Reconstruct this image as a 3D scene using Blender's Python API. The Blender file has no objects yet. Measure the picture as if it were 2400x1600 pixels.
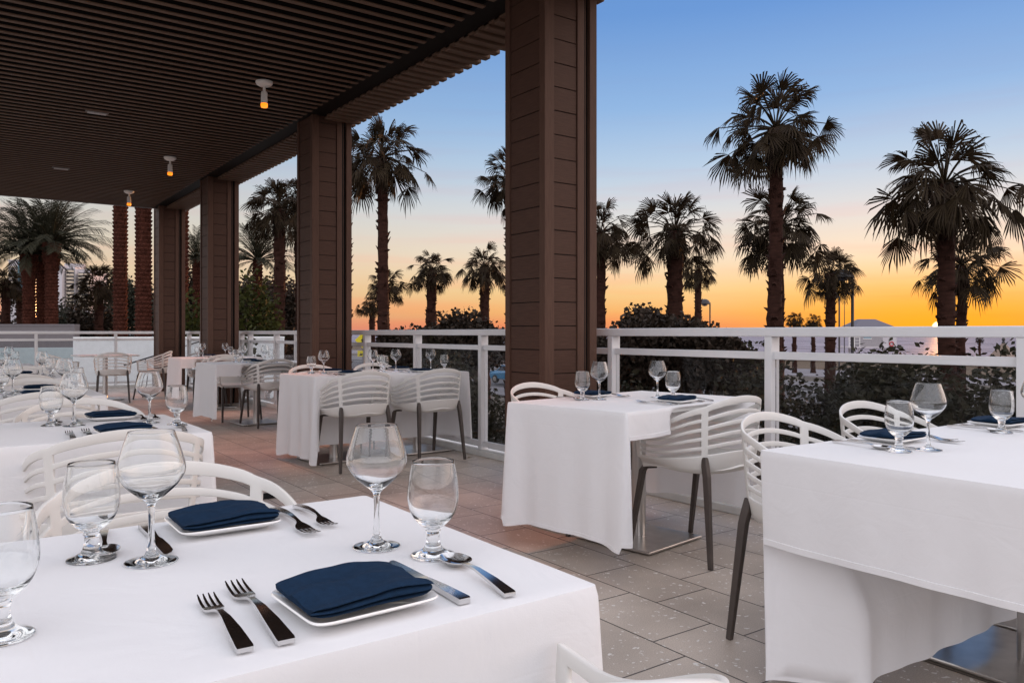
import bpy, math, random
from mathutils import Vector, Matrix, noise
R = math.radians
sc = bpy.context.scene
COL = sc.collection
PI = math.pi

# ------------------------------------------------------------------ camera frame
YAW = 35.7; EYE = 1.10; FPX = 1850.0; V0 = 780.0
FW = Vector((math.sin(R(YAW)), math.cos(R(YAW)), 0)); RT = Vector((math.cos(R(YAW)), -math.sin(R(YAW)), 0))
def at(u, d, z=0.0):
    """point at view depth d in the viewing direction of image column u (2400 px wide), at height z"""
    p = FW * d + RT * ((u - 1200) / FPX * d)
    return Vector((p.x, p.y, z))
def zat(v, d):
    return EYE + (V0 - v) / FPX * d

# ------------------------------------------------------------------ materials
def lin(c):
    return tuple(((x / 255) / 12.92 if x / 255 <= 0.04045 else ((x / 255 + 0.055) / 1.055) ** 2.4) for x in c)
MATS = {}
class NT:
    def __init__(s, m):
        m.use_nodes = True; s.t = m.node_tree; s.n = s.t.nodes; s.l = s.t.links
        for a in list(s.n): s.n.remove(a)
    def add(s, typ, **kw):
        a = s.n.new(typ)
        for k, v in kw.items():
            if k.startswith('i_'):
                key = k[2:].replace('_', ' ')
                a.inputs[int(key) if key.isdigit() else key].default_value = v
            else: setattr(a, k, v)
        return a
    def link(s, a, b, ai=0, bi=0):
        s.l.new(a.outputs[ai], b.inputs[bi])
def c4(c): return (c[0], c[1], c[2], 1)
def mat(name, base, rough=.5, metal=0.0, var=0.0, scale=8.0, bump=0.0, bscale=60.0, spec=.5, stretch=(1, 1, 1), sheen=0.0, col2=None, emit=None, estr=0.0, coat=0.0):
    m = bpy.data.materials.new(name); t = NT(m)
    o = t.add('ShaderNodeOutputMaterial'); p = t.add('ShaderNodeBsdfPrincipled')
    p.inputs['Base Color'].default_value = c4(base); p.inputs['Roughness'].default_value = rough
    p.inputs['Metallic'].default_value = metal; p.inputs['Specular IOR Level'].default_value = spec
    p.inputs['Sheen Weight'].default_value = sheen; p.inputs['Coat Weight'].default_value = coat
    t.link(p, o)
    if emit:
        p.inputs['Emission Color'].default_value = c4(emit); p.inputs['Emission Strength'].default_value = estr
    if var or bump or col2:
        tc = t.add('ShaderNodeTexCoord'); mp = t.add('ShaderNodeMapping'); mp.inputs['Scale'].default_value = stretch
        t.l.new(tc.outputs['Object'], mp.inputs['Vector'])
    if var or col2:
        nz = t.add('ShaderNodeTexNoise'); nz.inputs['Scale'].default_value = scale; nz.inputs['Detail'].default_value = 6
        t.l.new(mp.outputs[0], nz.inputs['Vector'])
        mx = t.add('ShaderNodeMix', data_type='RGBA')
        a = col2 if col2 else tuple(x * (1 - var) for x in base); b = base if col2 else tuple(min(1, x * (1 + var)) for x in base)
        mx.inputs[6].default_value = c4(a); mx.inputs[7].default_value = c4(b)
        rp = t.add('ShaderNodeMapRange'); rp.inputs[1].default_value = .3; rp.inputs[2].default_value = .7
        t.l.new(nz.outputs[0], rp.inputs[0]); t.l.new(rp.outputs[0], mx.inputs[0]); t.l.new(mx.outputs[2], p.inputs['Base Color'])
    if bump:
        nb = t.add('ShaderNodeTexNoise'); nb.inputs['Scale'].default_value = bscale; nb.inputs['Detail'].default_value = 4
        t.l.new(mp.outputs[0], nb.inputs['Vector'])
        bp = t.add('ShaderNodeBump'); bp.inputs['Strength'].default_value = bump; bp.inputs['Distance'].default_value = .01
        t.l.new(nb.outputs[0], bp.inputs['Height']); t.l.new(bp.outputs[0], p.inputs['Normal'])
    MATS[name] = m
    return m

def cloth_mat():
    m = bpy.data.materials.new('white_linen'); t = NT(m)
    o = t.add('ShaderNodeOutputMaterial'); p = t.add('ShaderNodeBsdfPrincipled'); tr = t.add('ShaderNodeBsdfTranslucent'); mx = t.add('ShaderNodeMixShader')
    p.inputs['Base Color'].default_value = (.83, .83, .84, 1); p.inputs['Roughness'].default_value = .85; p.inputs['Specular IOR Level'].default_value = .25
    p.inputs['Sheen Weight'].default_value = .15
    tr.inputs[0].default_value = (.85, .82, .82, 1); mx.inputs[0].default_value = .18
    tc = t.add('ShaderNodeTexCoord')
    n1 = t.add('ShaderNodeTexNoise', i_Scale=2.6, i_Detail=3.0); n2 = t.add('ShaderNodeTexNoise', i_Scale=420.0, i_Detail=1.0)
    t.l.new(tc.outputs['Object'], n1.inputs['Vector']); t.l.new(tc.outputs['Object'], n2.inputs['Vector'])
    b1 = t.add('ShaderNodeBump', i_Strength=.35, i_Distance=.02); b2 = t.add('ShaderNodeBump', i_Strength=.18, i_Distance=.001)
    sx = t.add('ShaderNodeSeparateXYZ'); t.l.new(tc.outputs['Object'], sx.inputs[0]); prev = None
    for ax, sp_ in (('X', .19), ('Y', .21), ('Z', .18)):
        pp = t.add('ShaderNodeMath', operation='PINGPONG'); pp.inputs[1].default_value = sp_; of = t.add('ShaderNodeMath', operation='ADD'); of.inputs[1].default_value = .07
        t.l.new(sx.outputs[ax], of.inputs[0]); t.l.new(of.outputs[0], pp.inputs[0])
        mr = t.add('ShaderNodeMapRange', interpolation_type='SMOOTHSTEP'); mr.inputs[2].default_value = .0045; t.l.new(pp.outputs[0], mr.inputs[0])
        if prev: mi = t.add('ShaderNodeMath', operation='MINIMUM'); t.l.new(prev.outputs[0], mi.inputs[0]); t.l.new(mr.outputs[0], mi.inputs[1]); prev = mi
        else: prev = mr
    wr = t.add('ShaderNodeTexNoise', i_Scale=9.0, i_Detail=3.0, i_Distortion=1.2); t.l.new(tc.outputs['Object'], wr.inputs['Vector'])
    b3 = t.add('ShaderNodeBump', i_Strength=.13, i_Distance=.0014); t.l.new(prev.outputs[0], b3.inputs['Height'])
    b4 = t.add('ShaderNodeBump', i_Strength=.34, i_Distance=.009); t.l.new(wr.outputs[0], b4.inputs['Height']); t.l.new(b3.outputs[0], b4.inputs['Normal']); t.l.new(b4.outputs[0], b1.inputs['Normal'])
    t.l.new(n1.outputs[0], b1.inputs['Height']); t.l.new(n2.outputs[0], b2.inputs['Height']); t.l.new(b1.outputs[0], b2.inputs['Normal']); t.l.new(b2.outputs[0], p.inputs['Normal'])
    t.link(p, mx, 0, 1); t.link(tr, mx, 0, 2); t.link(mx, o)
    return m

def floor_mat():
    m = bpy.data.materials.new('shell_pavers'); t = NT(m)
    o = t.add('ShaderNodeOutputMaterial'); p = t.add('ShaderNodeBsdfPrincipled'); t.link(p, o)
    tc = t.add('ShaderNodeTexCoord'); mp = t.add('ShaderNodeMapping')
    mp.inputs['Rotation'].default_value = (0, 0, R(90)); mp.inputs['Location'].default_value = (.10, -.19, 0)
    t.l.new(tc.outputs['Object'], mp.inputs[0])
    br = t.add('ShaderNodeTexBrick'); br.offset = .35; br.offset_frequency = 2; br.squash = 1
    for k, v in dict(Scale=1.0).items(): br.inputs[k].default_value = v
    br.inputs['Mortar Size'].default_value = .0035; br.inputs['Mortar Smooth'].default_value = .35; br.inputs['Bias'].default_value = 0
    br.inputs['Brick Width'].default_value = .435; br.inputs['Row Height'].default_value = .31
    br.inputs['Color1'].default_value = (.44, .37, .31, 1); br.inputs['Color2'].default_value = (.54, .46, .39, 1); br.inputs['Mortar'].default_value = (.035, .03, .026, 1)
    t.l.new(mp.outputs[0], br.inputs[0])
    # speckle of shell pieces
    vo = t.add('ShaderNodeTexVoronoi', i_Scale=46.0); vo.inputs['Randomness'].default_value = 1
    n0 = t.add('ShaderNodeTexNoise', i_Scale=30.0, i_Detail=2.0)
    mxv = t.add('ShaderNodeMix', data_type='RGBA'); mxv.inputs[0].default_value = .05
    t.l.new(tc.outputs['Object'], n0.inputs['Vector']); t.l.new(tc.outputs['Object'], mxv.inputs[6]); t.l.new(n0.outputs['Color'], mxv.inputs[7]); t.l.new(mxv.outputs[2], vo.inputs['Vector'])
    sep = t.add('ShaderNodeSeparateColor'); t.l.new(vo.outputs['Color'], sep.inputs[0])
    size = t.add('ShaderNodeMapRange'); size.inputs[1].default_value = .45; size.inputs[2].default_value = 1.0; size.inputs[3].default_value = .02; size.inputs[4].default_value = .34
    t.l.new(sep.outputs[0], size.inputs[0])
    lt = t.add('ShaderNodeMath', operation='LESS_THAN'); t.l.new(vo.outputs['Distance'], lt.inputs[0]); t.l.new(size.outputs[0], lt.inputs[1])
    nz = t.add('ShaderNodeTexNoise', i_Scale=260.0, i_Detail=3.0); t.l.new(tc.outputs['Object'], nz.inputs['Vector'])
    nl = t.add('ShaderNodeTexNoise', i_Scale=1.7, i_Detail=4.0); t.l.new(tc.outputs['Object'], nl.inputs['Vector'])
    g = t.add('ShaderNodeMix', data_type='RGBA', blend_type='MULTIPLY'); g.inputs[0].default_value = 1
    r1 = t.add('ShaderNodeMapRange'); r1.inputs[1].default_value = .3; r1.inputs[2].default_value = .7; r1.inputs[3].default_value = .72; r1.inputs[4].default_value = 1.15
    t.l.new(nz.outputs[0], r1.inputs[0]); t.l.new(br.outputs['Color'], g.inputs[6]); t.l.new(r1.outputs[0], g.inputs[7])
    g2 = t.add('ShaderNodeMix', data_type='RGBA', blend_type='MULTIPLY'); g2.inputs[0].default_value = 1
    r2 = t.add('ShaderNodeMapRange'); r2.inputs[1].default_value = .3; r2.inputs[2].default_value = .7; r2.inputs[3].default_value = .70; r2.inputs[4].default_value = 1.16
    t.l.new(nl.outputs[0], r2.inputs[0]); t.l.new(g.outputs[2], g2.inputs[6]); t.l.new(r2.outputs[0], g2.inputs[7])
    f = t.add('ShaderNodeMix', data_type='RGBA'); f.inputs[7].default_value = (.72, .70, .67, 1)
    lm = t.add('ShaderNodeMath', operation='MULTIPLY'); lm.inputs[1].default_value = .9
    t.l.new(lt.outputs[0], lm.inputs[0]); t.l.new(lm.outputs[0], f.inputs[0]); t.l.new(g2.outputs[2], f.inputs[6])
    mm = t.add('ShaderNodeMix', data_type='RGBA'); mm.inputs[7].default_value = (.035, .03, .026, 1)
    t.l.new(br.outputs['Fac'], mm.inputs[0]); t.l.new(f.outputs[2], mm.inputs[6]); t.l.new(mm.outputs[2], p.inputs['Base Color'])
    p.inputs['Roughness'].default_value = .42
    iv = t.add('ShaderNodeMath', operation='SUBTRACT'); iv.inputs[0].default_value = 1; t.l.new(br.outputs['Fac'], iv.inputs[1])
    ad = t.add('ShaderNodeMath', operation='MULTIPLY_ADD'); ad.inputs[1].default_value = .25; t.l.new(nz.outputs[0], ad.inputs[0]); t.l.new(iv.outputs[0], ad.inputs[2])
    bp = t.add('ShaderNodeBump', i_Strength=.5, i_Distance=.003); t.l.new(ad.outputs[0], bp.inputs['Height']); t.l.new(bp.outputs[0], p.inputs['Normal'])
    return m

def glass_mat(name, col=(1, 1, 1), rough=0.0, ior=1.5):
    m = bpy.data.materials.new(name); t = NT(m)
    o = t.add('ShaderNodeOutputMaterial'); g = t.add('ShaderNodeBsdfGlass'); g.inputs['Color'].default_value = c4(col); g.inputs['Roughness'].default_value = rough; g.inputs['IOR'].default_value = ior
    t.link(g, o); return m

def water_mat():
    m = bpy.data.materials.new('sea_water'); t = NT(m)
    o = t.add('ShaderNodeOutputMaterial'); p = t.add('ShaderNodeBsdfPrincipled'); t.link(p, o)
    p.inputs['Base Color'].default_value = (.22, .215, .27, 1); p.inputs['Roughness'].default_value = .65; p.inputs['Specular IOR Level'].default_value = .05
    tc = t.add('ShaderNodeTexCoord'); mp = t.add('ShaderNodeMapping'); mp.inputs['Scale'].default_value = (.5, .12, 1); t.l.new(tc.outputs['Object'], mp.inputs[0])
    n = t.add('ShaderNodeTexNoise', i_Scale=.5, i_Detail=7.0, i_Roughness=.65); t.l.new(mp.outputs[0], n.inputs['Vector'])
    rp = t.add('ShaderNodeMapRange'); rp.inputs[1].default_value = .40; rp.inputs[2].default_value = .62; t.l.new(n.outputs[0], rp.inputs[0])
    mx = t.add('ShaderNodeMix', data_type='RGBA'); mx.inputs[6].default_value = (.13, .125, .16, 1); mx.inputs[7].default_value = (.30, .285, .34, 1); t.l.new(rp.outputs[0], mx.inputs[0]); t.l.new(mx.outputs[2], p.inputs['Base Color'])
    b = t.add('ShaderNodeBump', i_Strength=.9, i_Distance=2.2); t.l.new(n.outputs[0], b.inputs['Height']); t.l.new(b.outputs[0], p.inputs['Normal'])
    return m

def leaf_mat(name, a, b, trans=.12, rough=.7):
    m = bpy.data.materials.new(name); t = NT(m)
    o = t.add('ShaderNodeOutputMaterial'); p = t.add('ShaderNodeBsdfPrincipled'); tr = t.add('ShaderNodeBsdfTranslucent'); mx = t.add('ShaderNodeMixShader'); mx.inputs[0].default_value = trans
    p.inputs['Roughness'].default_value = rough; p.inputs['Specular IOR Level'].default_value = .12
    g = t.add('ShaderNodeNewGeometry'); r = t.add('ShaderNodeMix', data_type='RGBA'); r.inputs[6].default_value = c4(a); r.inputs[7].default_value = c4(b)
    t.l.new(g.outputs['Random Per Island'], r.inputs[0]); t.l.new(r.outputs[2], p.inputs['Base Color']); t.l.new(r.outputs[2], tr.inputs[0])
    t.link(p, mx, 0, 1); t.link(tr, mx, 0, 2); t.link(mx, o); return m

CLOTH = cloth_mat(); FLOOR = floor_mat(); GLASS = glass_mat('clear_glass', (.985, .99, .99)); PANE = glass_mat('tinted_pane', (.90, .91, .92), 0.0, 1.22); WATER = water_mat()
CHAIR = mat('white_resin', (.66, .645, .615), .42, var=.03, scale=3)
LEG = mat('bronze_leg', (.055, .042, .036), .45, var=.1, scale=20)
STEEL = mat('brushed_steel', (.50, .48, .46), .28, 1.0, var=.12, scale=14, stretch=(1, 1, .05))
CUT = mat('polished_steel', (.66, .65, .64), .15, 1.0)
NAVY = mat('navy_linen', (.0075, .024, .055), .95, var=.15, scale=90, bump=.35, bscale=700, sheen=.0, spec=.15)
PORC = mat('white_porcelain', (.80, .79, .77), .15, spec=.5, coat=.3)
TOPM = mat('pale_laminate', (.55, .56, .55), .4)
RAIL = mat('white_powder_coat', (.66, .66, .67), .38, var=.03, scale=5)
CURB = mat('white_curb', (.60, .60, .58), .7, var=.08)
BOARD = mat('brown_composite_board', (.064, .033, .023), .6, spec=.15, var=.16, scale=9, bump=.15, bscale=30, stretch=(1, 1, 14))
TRIM = mat('brown_corner_trim', (.082, .044, .031), .6, spec=.15, var=.14, scale=9, bump=.12, bscale=30, stretch=(14, 14, 1))
DARK = mat('black_channel', (.010, .008, .007), .6, spec=.1)
SLAT = mat('brown_slat', (.13, .084, .060), .6, spec=.2, var=.14, scale=6, stretch=(.3, 6, 1))
BACK = mat('dark_soffit', (.004, .003, .003), .9, spec=.05)
FASCIA = mat('bronze_fascia', (.10, .08, .07), .5, var=.1)
WHITE = mat('white_plastic', (.75, .73, .70), .4)
AMBER = mat('amber_lens', (.9, .35, .03), .3, emit=(1.0, .24, .008), estr=1.5)
PANEL = mat('grey_fitting', (.42, .41, .41), .5)
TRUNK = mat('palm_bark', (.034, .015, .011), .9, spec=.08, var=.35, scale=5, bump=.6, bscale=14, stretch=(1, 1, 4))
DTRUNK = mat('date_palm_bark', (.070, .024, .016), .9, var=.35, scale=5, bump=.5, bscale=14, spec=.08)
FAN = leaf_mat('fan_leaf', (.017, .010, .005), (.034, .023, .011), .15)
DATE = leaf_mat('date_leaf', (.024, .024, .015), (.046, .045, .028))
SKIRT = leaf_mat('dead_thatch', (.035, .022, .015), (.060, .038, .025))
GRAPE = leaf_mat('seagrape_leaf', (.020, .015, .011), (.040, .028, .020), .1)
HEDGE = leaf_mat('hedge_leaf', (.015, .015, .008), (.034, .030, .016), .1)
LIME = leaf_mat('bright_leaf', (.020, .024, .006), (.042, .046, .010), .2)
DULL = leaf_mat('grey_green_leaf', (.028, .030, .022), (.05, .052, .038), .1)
STRAW = leaf_mat('dry_grass', (.16, .12, .07), (.28, .21, .12), .2)
WOOD = mat('branch_bark', (.09, .065, .05), .9, var=.3)
SAND = mat('beach_sand', (.20, .185, .20), .95, var=.12, scale=.4, bump=.3, bscale=1.5)
SOIL = mat('planting_soil', (.085, .068, .052), .95, var=.35, scale=.6)
ASPH = mat('asphalt', (.06, .056, .06), .85, var=.18, scale=1.2)
PAVE = mat('concrete_pavement', (.13, .12, .125), .85, var=.12, scale=.8)
CREAM = mat('cream_stucco', (.26, .20, .15), .85, var=.08)
STUC = mat('white_stucco', (.78, .82, .83), .85, var=.05)
APT = mat('pale_facade', (.50, .47, .49), .8, var=.04)
BALC = mat('cream_balcony', (.52, .45, .36), .8)
GLZ = mat('dark_glazing', (.06, .065, .08), .15)
BLUEG = mat('blue_glazing', (.10, .24, .32), .15)
ROOFG = mat('grey_roof', (.10, .095, .12), .7)
BLACK = mat('black_iron', (.022, .019, .020), .5)
YEL = mat('yellow_sign', (.75, .62, .02), .5)
CARP = mat('blue_car_paint', (.03, .16, .30), .25, coat=.6)
CARS = mat('silver_car_paint', (.42, .46, .50), .3, metal=.4, coat=.6)
RUB = mat('tyre_rubber', (.018, .018, .018), .8)
REDM = mat('life_ring_red', (.40, .03, .03), .5)
THATCH = mat('canvas_tarp', (.20, .15, .12), .9, var=.1)

# ------------------------------------------------------------------ geometry helpers
class G:
    def __init__(s): s.v = []; s.f = []
    def add(s, vs, fs):
        o = len(s.v); s.v += [tuple(x) for x in vs]; s.f += [tuple(i + o for i in f) for f in fs]; return s
    def box(s, a, b):
        x0, y0, z0 = a; x1, y1, z1 = b
        return s.add([(x0, y0, z0), (x1, y0, z0), (x1, y1, z0), (x0, y1, z0), (x0, y0, z1), (x1, y0, z1), (x1, y1, z1), (x0, y1, z1)],
                     [(0, 3, 2, 1), (4, 5, 6, 7), (0, 1, 5, 4), (1, 2, 6, 5), (2, 3, 7, 6), (3, 0, 4, 7)])
    def lathe(s, prof, n=32, c=(0, 0, 0), closed=False):
        vs = []; fs = []; idx = []
        for r, z in prof:
            if r < 1e-6: idx.append([len(vs)]); vs.append((c[0], c[1], c[2] + z))
            else:
                idx.append(list(range(len(vs), len(vs) + n)))
                vs += [(c[0] + r * math.cos(2 * PI * k / n), c[1] + r * math.sin(2 * PI * k / n), c[2] + z) for k in range(n)]
        prs = list(zip(idx, idx[1:])) + ([(idx[-1], idx[0])] if closed else [])
        for A, B in prs:
            for k in range(n):
                k2 = (k + 1) % n
                if len(A) == 1 and len(B) == 1: continue
                if len(A) == 1: fs.append((A[0], B[k2], B[k]))
                elif len(B) == 1: fs.append((A[k], A[k2], B[0]))
                else: fs.append((A[k], A[k2], B[k2], B[k]))
        return s.add(vs, fs)
    def tube(s, path, rad, n=8, cap=True, sq=False, up=Vector((0, 0, 1)), flat=1.0):
        path = [Vector(p) for p in path]
        if not hasattr(rad, '__len__'): rad = [rad] * len(path)
        vs = []; fs = []; m = len(path)
        for i, p in enumerate(path):
            d = (path[min(i + 1, m - 1)] - path[max(i - 1, 0)]).normalized()
            a = d.cross(up)
            if a.length < 1e-4: a = d.cross(Vector((0, 1, 0)))
            a.normalize(); b = d.cross(a)
            for k in range(n):
                th = 2 * PI * (k + (.5 if sq else 0)) / n
                q = 1.4142 if sq else 1
                vs.append(p + a * (math.cos(th) * rad[i] * q) + b * (math.sin(th) * rad[i] * q * flat))
        for i in range(m - 1):
            for k in range(n):
                k2 = (k + 1) % n
                fs.append((i * n + k, i * n + k2, (i + 1) * n + k2, (i + 1) * n + k))
        if cap: fs += [tuple(range(n - 1, -1, -1)), tuple(range((m - 1) * n, m * n))]
        return s.add(vs, fs)
    def strip(s, secs):
        """loft of rectangular sections: (y, z, half width, half thickness, x)"""
        vs = []; fs = []
        for y, z, w, t, x in secs:
            vs += [(x - w, y, z - t), (x + w, y, z - t), (x + w, y, z + t), (x - w, y, z + t)]
        for i in range(len(secs) - 1):
            for k in range(4):
                fs.append((i * 4 + k, i * 4 + (k + 1) % 4, i * 4 + 4 + (k + 1) % 4, i * 4 + 4 + k))
        e = (len(secs) - 1) * 4
        fs += [(3, 2, 1, 0), (e, e + 1, e + 2, e + 3)]
        return s.add(vs, fs)
    def mesh(s, name, m, smooth=None):
        me = bpy.data.meshes.new(name); me.from_pydata(s.v, [], s.f); me.validate(); me.materials.append(m)
        if smooth is not None:
            me.polygons.foreach_set('use_smooth', [True] * len(me.polygons)); me.set_sharp_from_angle(angle=R(smooth))
        me.update(); return me
    def build(s, name, m, parent=None, smooth=None, bevel=0, seg=2):
        return link(s.mesh(name, m, smooth), name, parent, bevel, seg)
def link(me, name, parent=None, bevel=0, seg=2):
    o = bpy.data.objects.new(name, me); COL.objects.link(o)
    if parent: o.parent = parent
    if bevel:
        b = o.modifiers.new('bevel', 'BEVEL'); b.width = bevel; b.segments = seg; b.limit_method = 'ANGLE'; b.angle_limit = R(40)
    return o
def bake(o, smooth=40):
    dg = bpy.context.evaluated_depsgraph_get(); dg.update()
    me = bpy.data.meshes.new_from_object(o.evaluated_get(dg)); o.modifiers.clear(); o.data = me
    me.polygons.foreach_set('use_smooth', [True] * len(me.polygons)); me.set_sharp_from_angle(angle=R(smooth))
def tag(o, label=None, cat=None, group=None, kind=None):
    if label: o['label'] = label
    if cat: o['category'] = cat
    if group: o['group'] = group
    if kind: o['kind'] = kind
    return o
def empty(name, loc=(0, 0, 0), rz=0):
    o = bpy.data.objects.new(name, None); COL.objects.link(o); o.location = loc; o.rotation_euler = (0, 0, rz); o.empty_display_size = .1; return o
def dup(root, loc, rz=0, scale=None, label=None, group=None):
    def cp(o, par):
        c = o.copy(); COL.objects.link(c)
        if par: c.parent = par
        for ch in o.children: cp(ch, c)
        return c
    r = cp(root, None); r.location = loc; r.rotation_euler = (0, 0, rz)
    if scale: r.scale = scale if hasattr(scale, '__len__') else (scale,) * 3
    if label: r['label'] = label
    if group: r['group'] = group
    return r
class Proto:
    """first call places the prototype itself, later calls place copies"""
    def __init__(s, root): s.root = root; s.used = False
    def __call__(s, loc, rz=0, scale=None, label=None, group=None):
        if not s.used:
            s.used = True; o = s.root; o.location = loc; o.rotation_euler = (0, 0, rz)
            if scale: o.scale = scale if hasattr(scale, '__len__') else (scale,) * 3
            if label: o['label'] = label
            if group: o['group'] = group
            return o
        return dup(s.root, loc, rz, scale, label, group)
def sstep(a, b, x):
    t = max(0, min(1, (x - a) / (b - a))); return t * t * (3 - 2 * t)
def lerp(a, b, t): return a + (b - a) * t

# ------------------------------------------------------------------ terrace setting
fl = G().box((-9, -4, -.30), (4.02, 18.0, 0)).build('floor', FLOOR); tag(fl, kind='structure')
bw = G().box((-9, -4.0, -3.2), (3.98, 18.0, -.304)).build('terrace_base', CREAM); tag(bw, 'cream walled base that carries the paved dining terrace', 'wall')
CX0, CX1 = 3.28, 3.75; CZ = 3.47
rng = random.Random(5)
def column(y0, label):
    y1 = y0 + .465; root = empty('timber_clad_pillar', ((CX0 + CX1) / 2, (y0 + y1) / 2, 0)); ox, oy = root.location.x, root.location.y
    H = 3.62
    def B(g, x0, ya, x1, yb, z0=0.0, z1=H): g.box((x0 - ox, ya - oy, z0), (x1 - ox, yb - oy, z1))
    core = G(); B(core, CX0 + .02, y0 + .02, CX0 + .375, y1 - .02); core.build('core', DARK, root)
    bd = G(); z = .01; h = .163
    while z < H - .02:
        zt = min(z + h - .006, H); d = rng.uniform(-.0012, .0012)
        B(bd, CX0 + .085, y0 + .012 + d, CX0 + .285, y0 + .021, z, zt)       # face along -y
        B(bd, CX0 + .012 + d, y0 + .065, CX0 + .021, y1 - .055, z, zt)        # face along -x
        B(bd, CX0 + .085, y1 - .021, CX0 + .285, y1 - .012 + d, z, zt)
        z += h
    bd.build('cladding_boards', BOARD, root, bevel=.0015, seg=1)
    for xa, xb in ((CX0, CX0 + .085), (CX0 + .29, CX0 + .352)):
        for ya, yb in ((y0, y0 + .062), (y1 - .052, y1)):
            t = G()
            if xa == CX0: B(t, xa, ya, xb - .004, yb)
            else: B(t, xa, ya + .002, xb, yb - .002)
            t.build('corner_trim', TRIM, root, bevel=.003)
    ch = G(); B(ch, CX0 + .352, y0 + .035, CX0 + .405, y1 - .035); ch.build('guide_channel', DARK, root)
    cl = G(); B(cl, CX0 + .372, y0 + .018, CX0 + .380, y0 + .035); B(cl, CX0 + .405, y0 + .004, CX1, y1 - .004); cl.build('guide_rail', TRIM, root, bevel=.003)
    tag(root, label, 'pillar', 'brown clad pillars along the terrace edge')
column(4.185, 'brown board-clad pillar beside the two-seat table, nearest and widest of the row')
column(8.33, 'brown board-clad pillar behind the four-seat table, second of the row')
column(12.56, 'brown board-clad pillar behind the glasses of the small table, third of the row')
column(15.97, 'brown board-clad pillar at the far corner where the railings meet')

# roof with slatted soffit
roof = empty('terrace_roof', (0, 0, CZ)); Y0R, Y1R = 2.6, 16.25; P = .145
g = G(); y = Y0R; k = 0
g2 = G(); g3 = G()
while y < Y1R - .08:
    g.box((-1.7, y, 0), (3.20, y + .047, .013))
    g2.box((3.42, y, -.004), (3.83, y + .078, .045))
    y += P
g.build('soffit_slats', SLAT, roof, bevel=.004, seg=1)
g2.build('overhang_slats', SLAT, roof, bevel=.006, seg=2)
G().box((-1.7, Y0R, .055), (3.20, Y1R - .06, .075)).build('soffit_backing', BACK, roof)
G().box((3.42, Y0R, .020), (3.80, Y1R - .06, .050)).build('overhang_backing', SLAT, roof)
G().box((3.20, Y0R, .035), (3.42, Y1R - .06, .16)).build('edge_beam', DARK, roof)
G().box((-1.7, Y0R, .16), (3.80, Y1R, .45)).build('roof_slab', FASCIA, roof)
G().box((-1.7, Y1R - .06, .0), (3.83, Y1R, .155)).build('end_fascia', FASCIA, roof)
tag(roof, 'dark slatted flat roof covering the dining terrace', 'roof')

# small unlit ceiling fittings
pf = None
def fitting():
    r = empty('ceiling_fitting'); G().box((-.09, -.030, -.012), (.09, .030, .03)).build('cover', PANEL, r, bevel=.003); G().box((-.11, -.040, .0), (.11, .040, .012)).build('trim', FASCIA, r)
    return tag(r, 'x', 'ceiling fitting')
fp = Proto(fitting())
for (x, y), w in zip(((1.28, 5.60), (1.33, 9.50), (1.36, 13.02)), ('largest and nearest', 'middle one of three', 'smallest and farthest')):
    fp((x, y, CZ - .004), label='small pale rectangular fitting set between the soffit slats, %s' % w, group='fittings in the soffit')

def lamp():
    r = empty('ceiling_lamp')
    G().lathe([(0, 0), (.078, 0), (.080, -.012), (.070, -.030), (.045, -.044), (0, -.046)], 28).build('mounting_plate', WHITE, r, smooth=50)
    G().lathe([(.010, -.040), (.013, -.07), (.013, -.10), (.010, -.105)], 14).build('stem', WHITE, r, smooth=40)
    G().lathe([(0, -.098), (.026, -.098), (.029, -.105), (.031, -.205), (.0, -.205)], 22).build('lamp_body', WHITE, r, smooth=40)
    G().lathe([(0, -.207), (.031, -.206), (.033, -.225), (.029, -.243), (0, -.245)], 22).build('lens', AMBER, r, smooth=40)
    return tag(r, 'x', 'lamp')
lp = Proto(lamp())
LAMPS = [(2.46, 4.02), (2.45, 7.42), (2.47, 11.35), (2.50, 14.45)]
for (x, y), w in zip(LAMPS, ('out over the two-seat table', 'largest in view, before the second pillar', 'middle one, before the third pillar', 'smallest, before the paired date palm trunks')):
    lp((x, y, CZ), label='white ceiling spotlight with glowing amber lens, %s' % w, group='amber ceiling lamps')
    l = bpy.data.lights.new('amber_spot', 'SPOT'); l.energy = 100 if y < 5 else 150; l.color = (1.0, .27, .09); l.spot_size = R(54 if y < 5 else 66); l.spot_blend = 1.0; l.shadow_soft_size = .03
    lo = bpy.data.objects.new('amber_spot', l); lo.location = (x, y, CZ - .26); COL.objects.link(lo)

# ------------------------------------------------------------------ railings
def railing(name, posts, a, b, axis, off, label):
    """axis 'y': runs along y at x=off, axis 'x': runs along x at y=off"""
    r = empty(name)
    def bx(g, s0, s1, w0, w1, z0, z1):
        if axis == 'y': g.box((off + w0, s0, z0), (off + w1, s1, z1))
        else: g.box((s0, off + w0, z0), (s1, off + w1, z1))
        return g
    bx(G(), a, b, -.045, .045, 1.078, 1.132).build('top_rail', RAIL, r, bevel=.006)
    for p in posts:
        bx(G(), p - .024, p + .024, -.04, .04, .0, 1.078).build('post', RAIL, r, bevel=.003)
    ed = [a] + [p for p in posts if a < p < b] + [b]
    for p, q in zip(ed, ed[1:]):
        p0, q0 = p + .024, q - .024
        if q0 - p0 < .05: continue
        bx(G(), p0, q0, -.018, .018, .945, .990).build('mid_rail', RAIL, r, bevel=.004)
        bx(G(), p0, q0, -.018, .018, .075, .125).build('bottom_rail', RAIL, r, bevel=.004)
        bx(G(), p0 + .004, q0 - .004, -.005, .005, .125, .945).build('glass_panel', PANE, r)
    return tag(r, label, 'railing')
RX = 3.96
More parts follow.
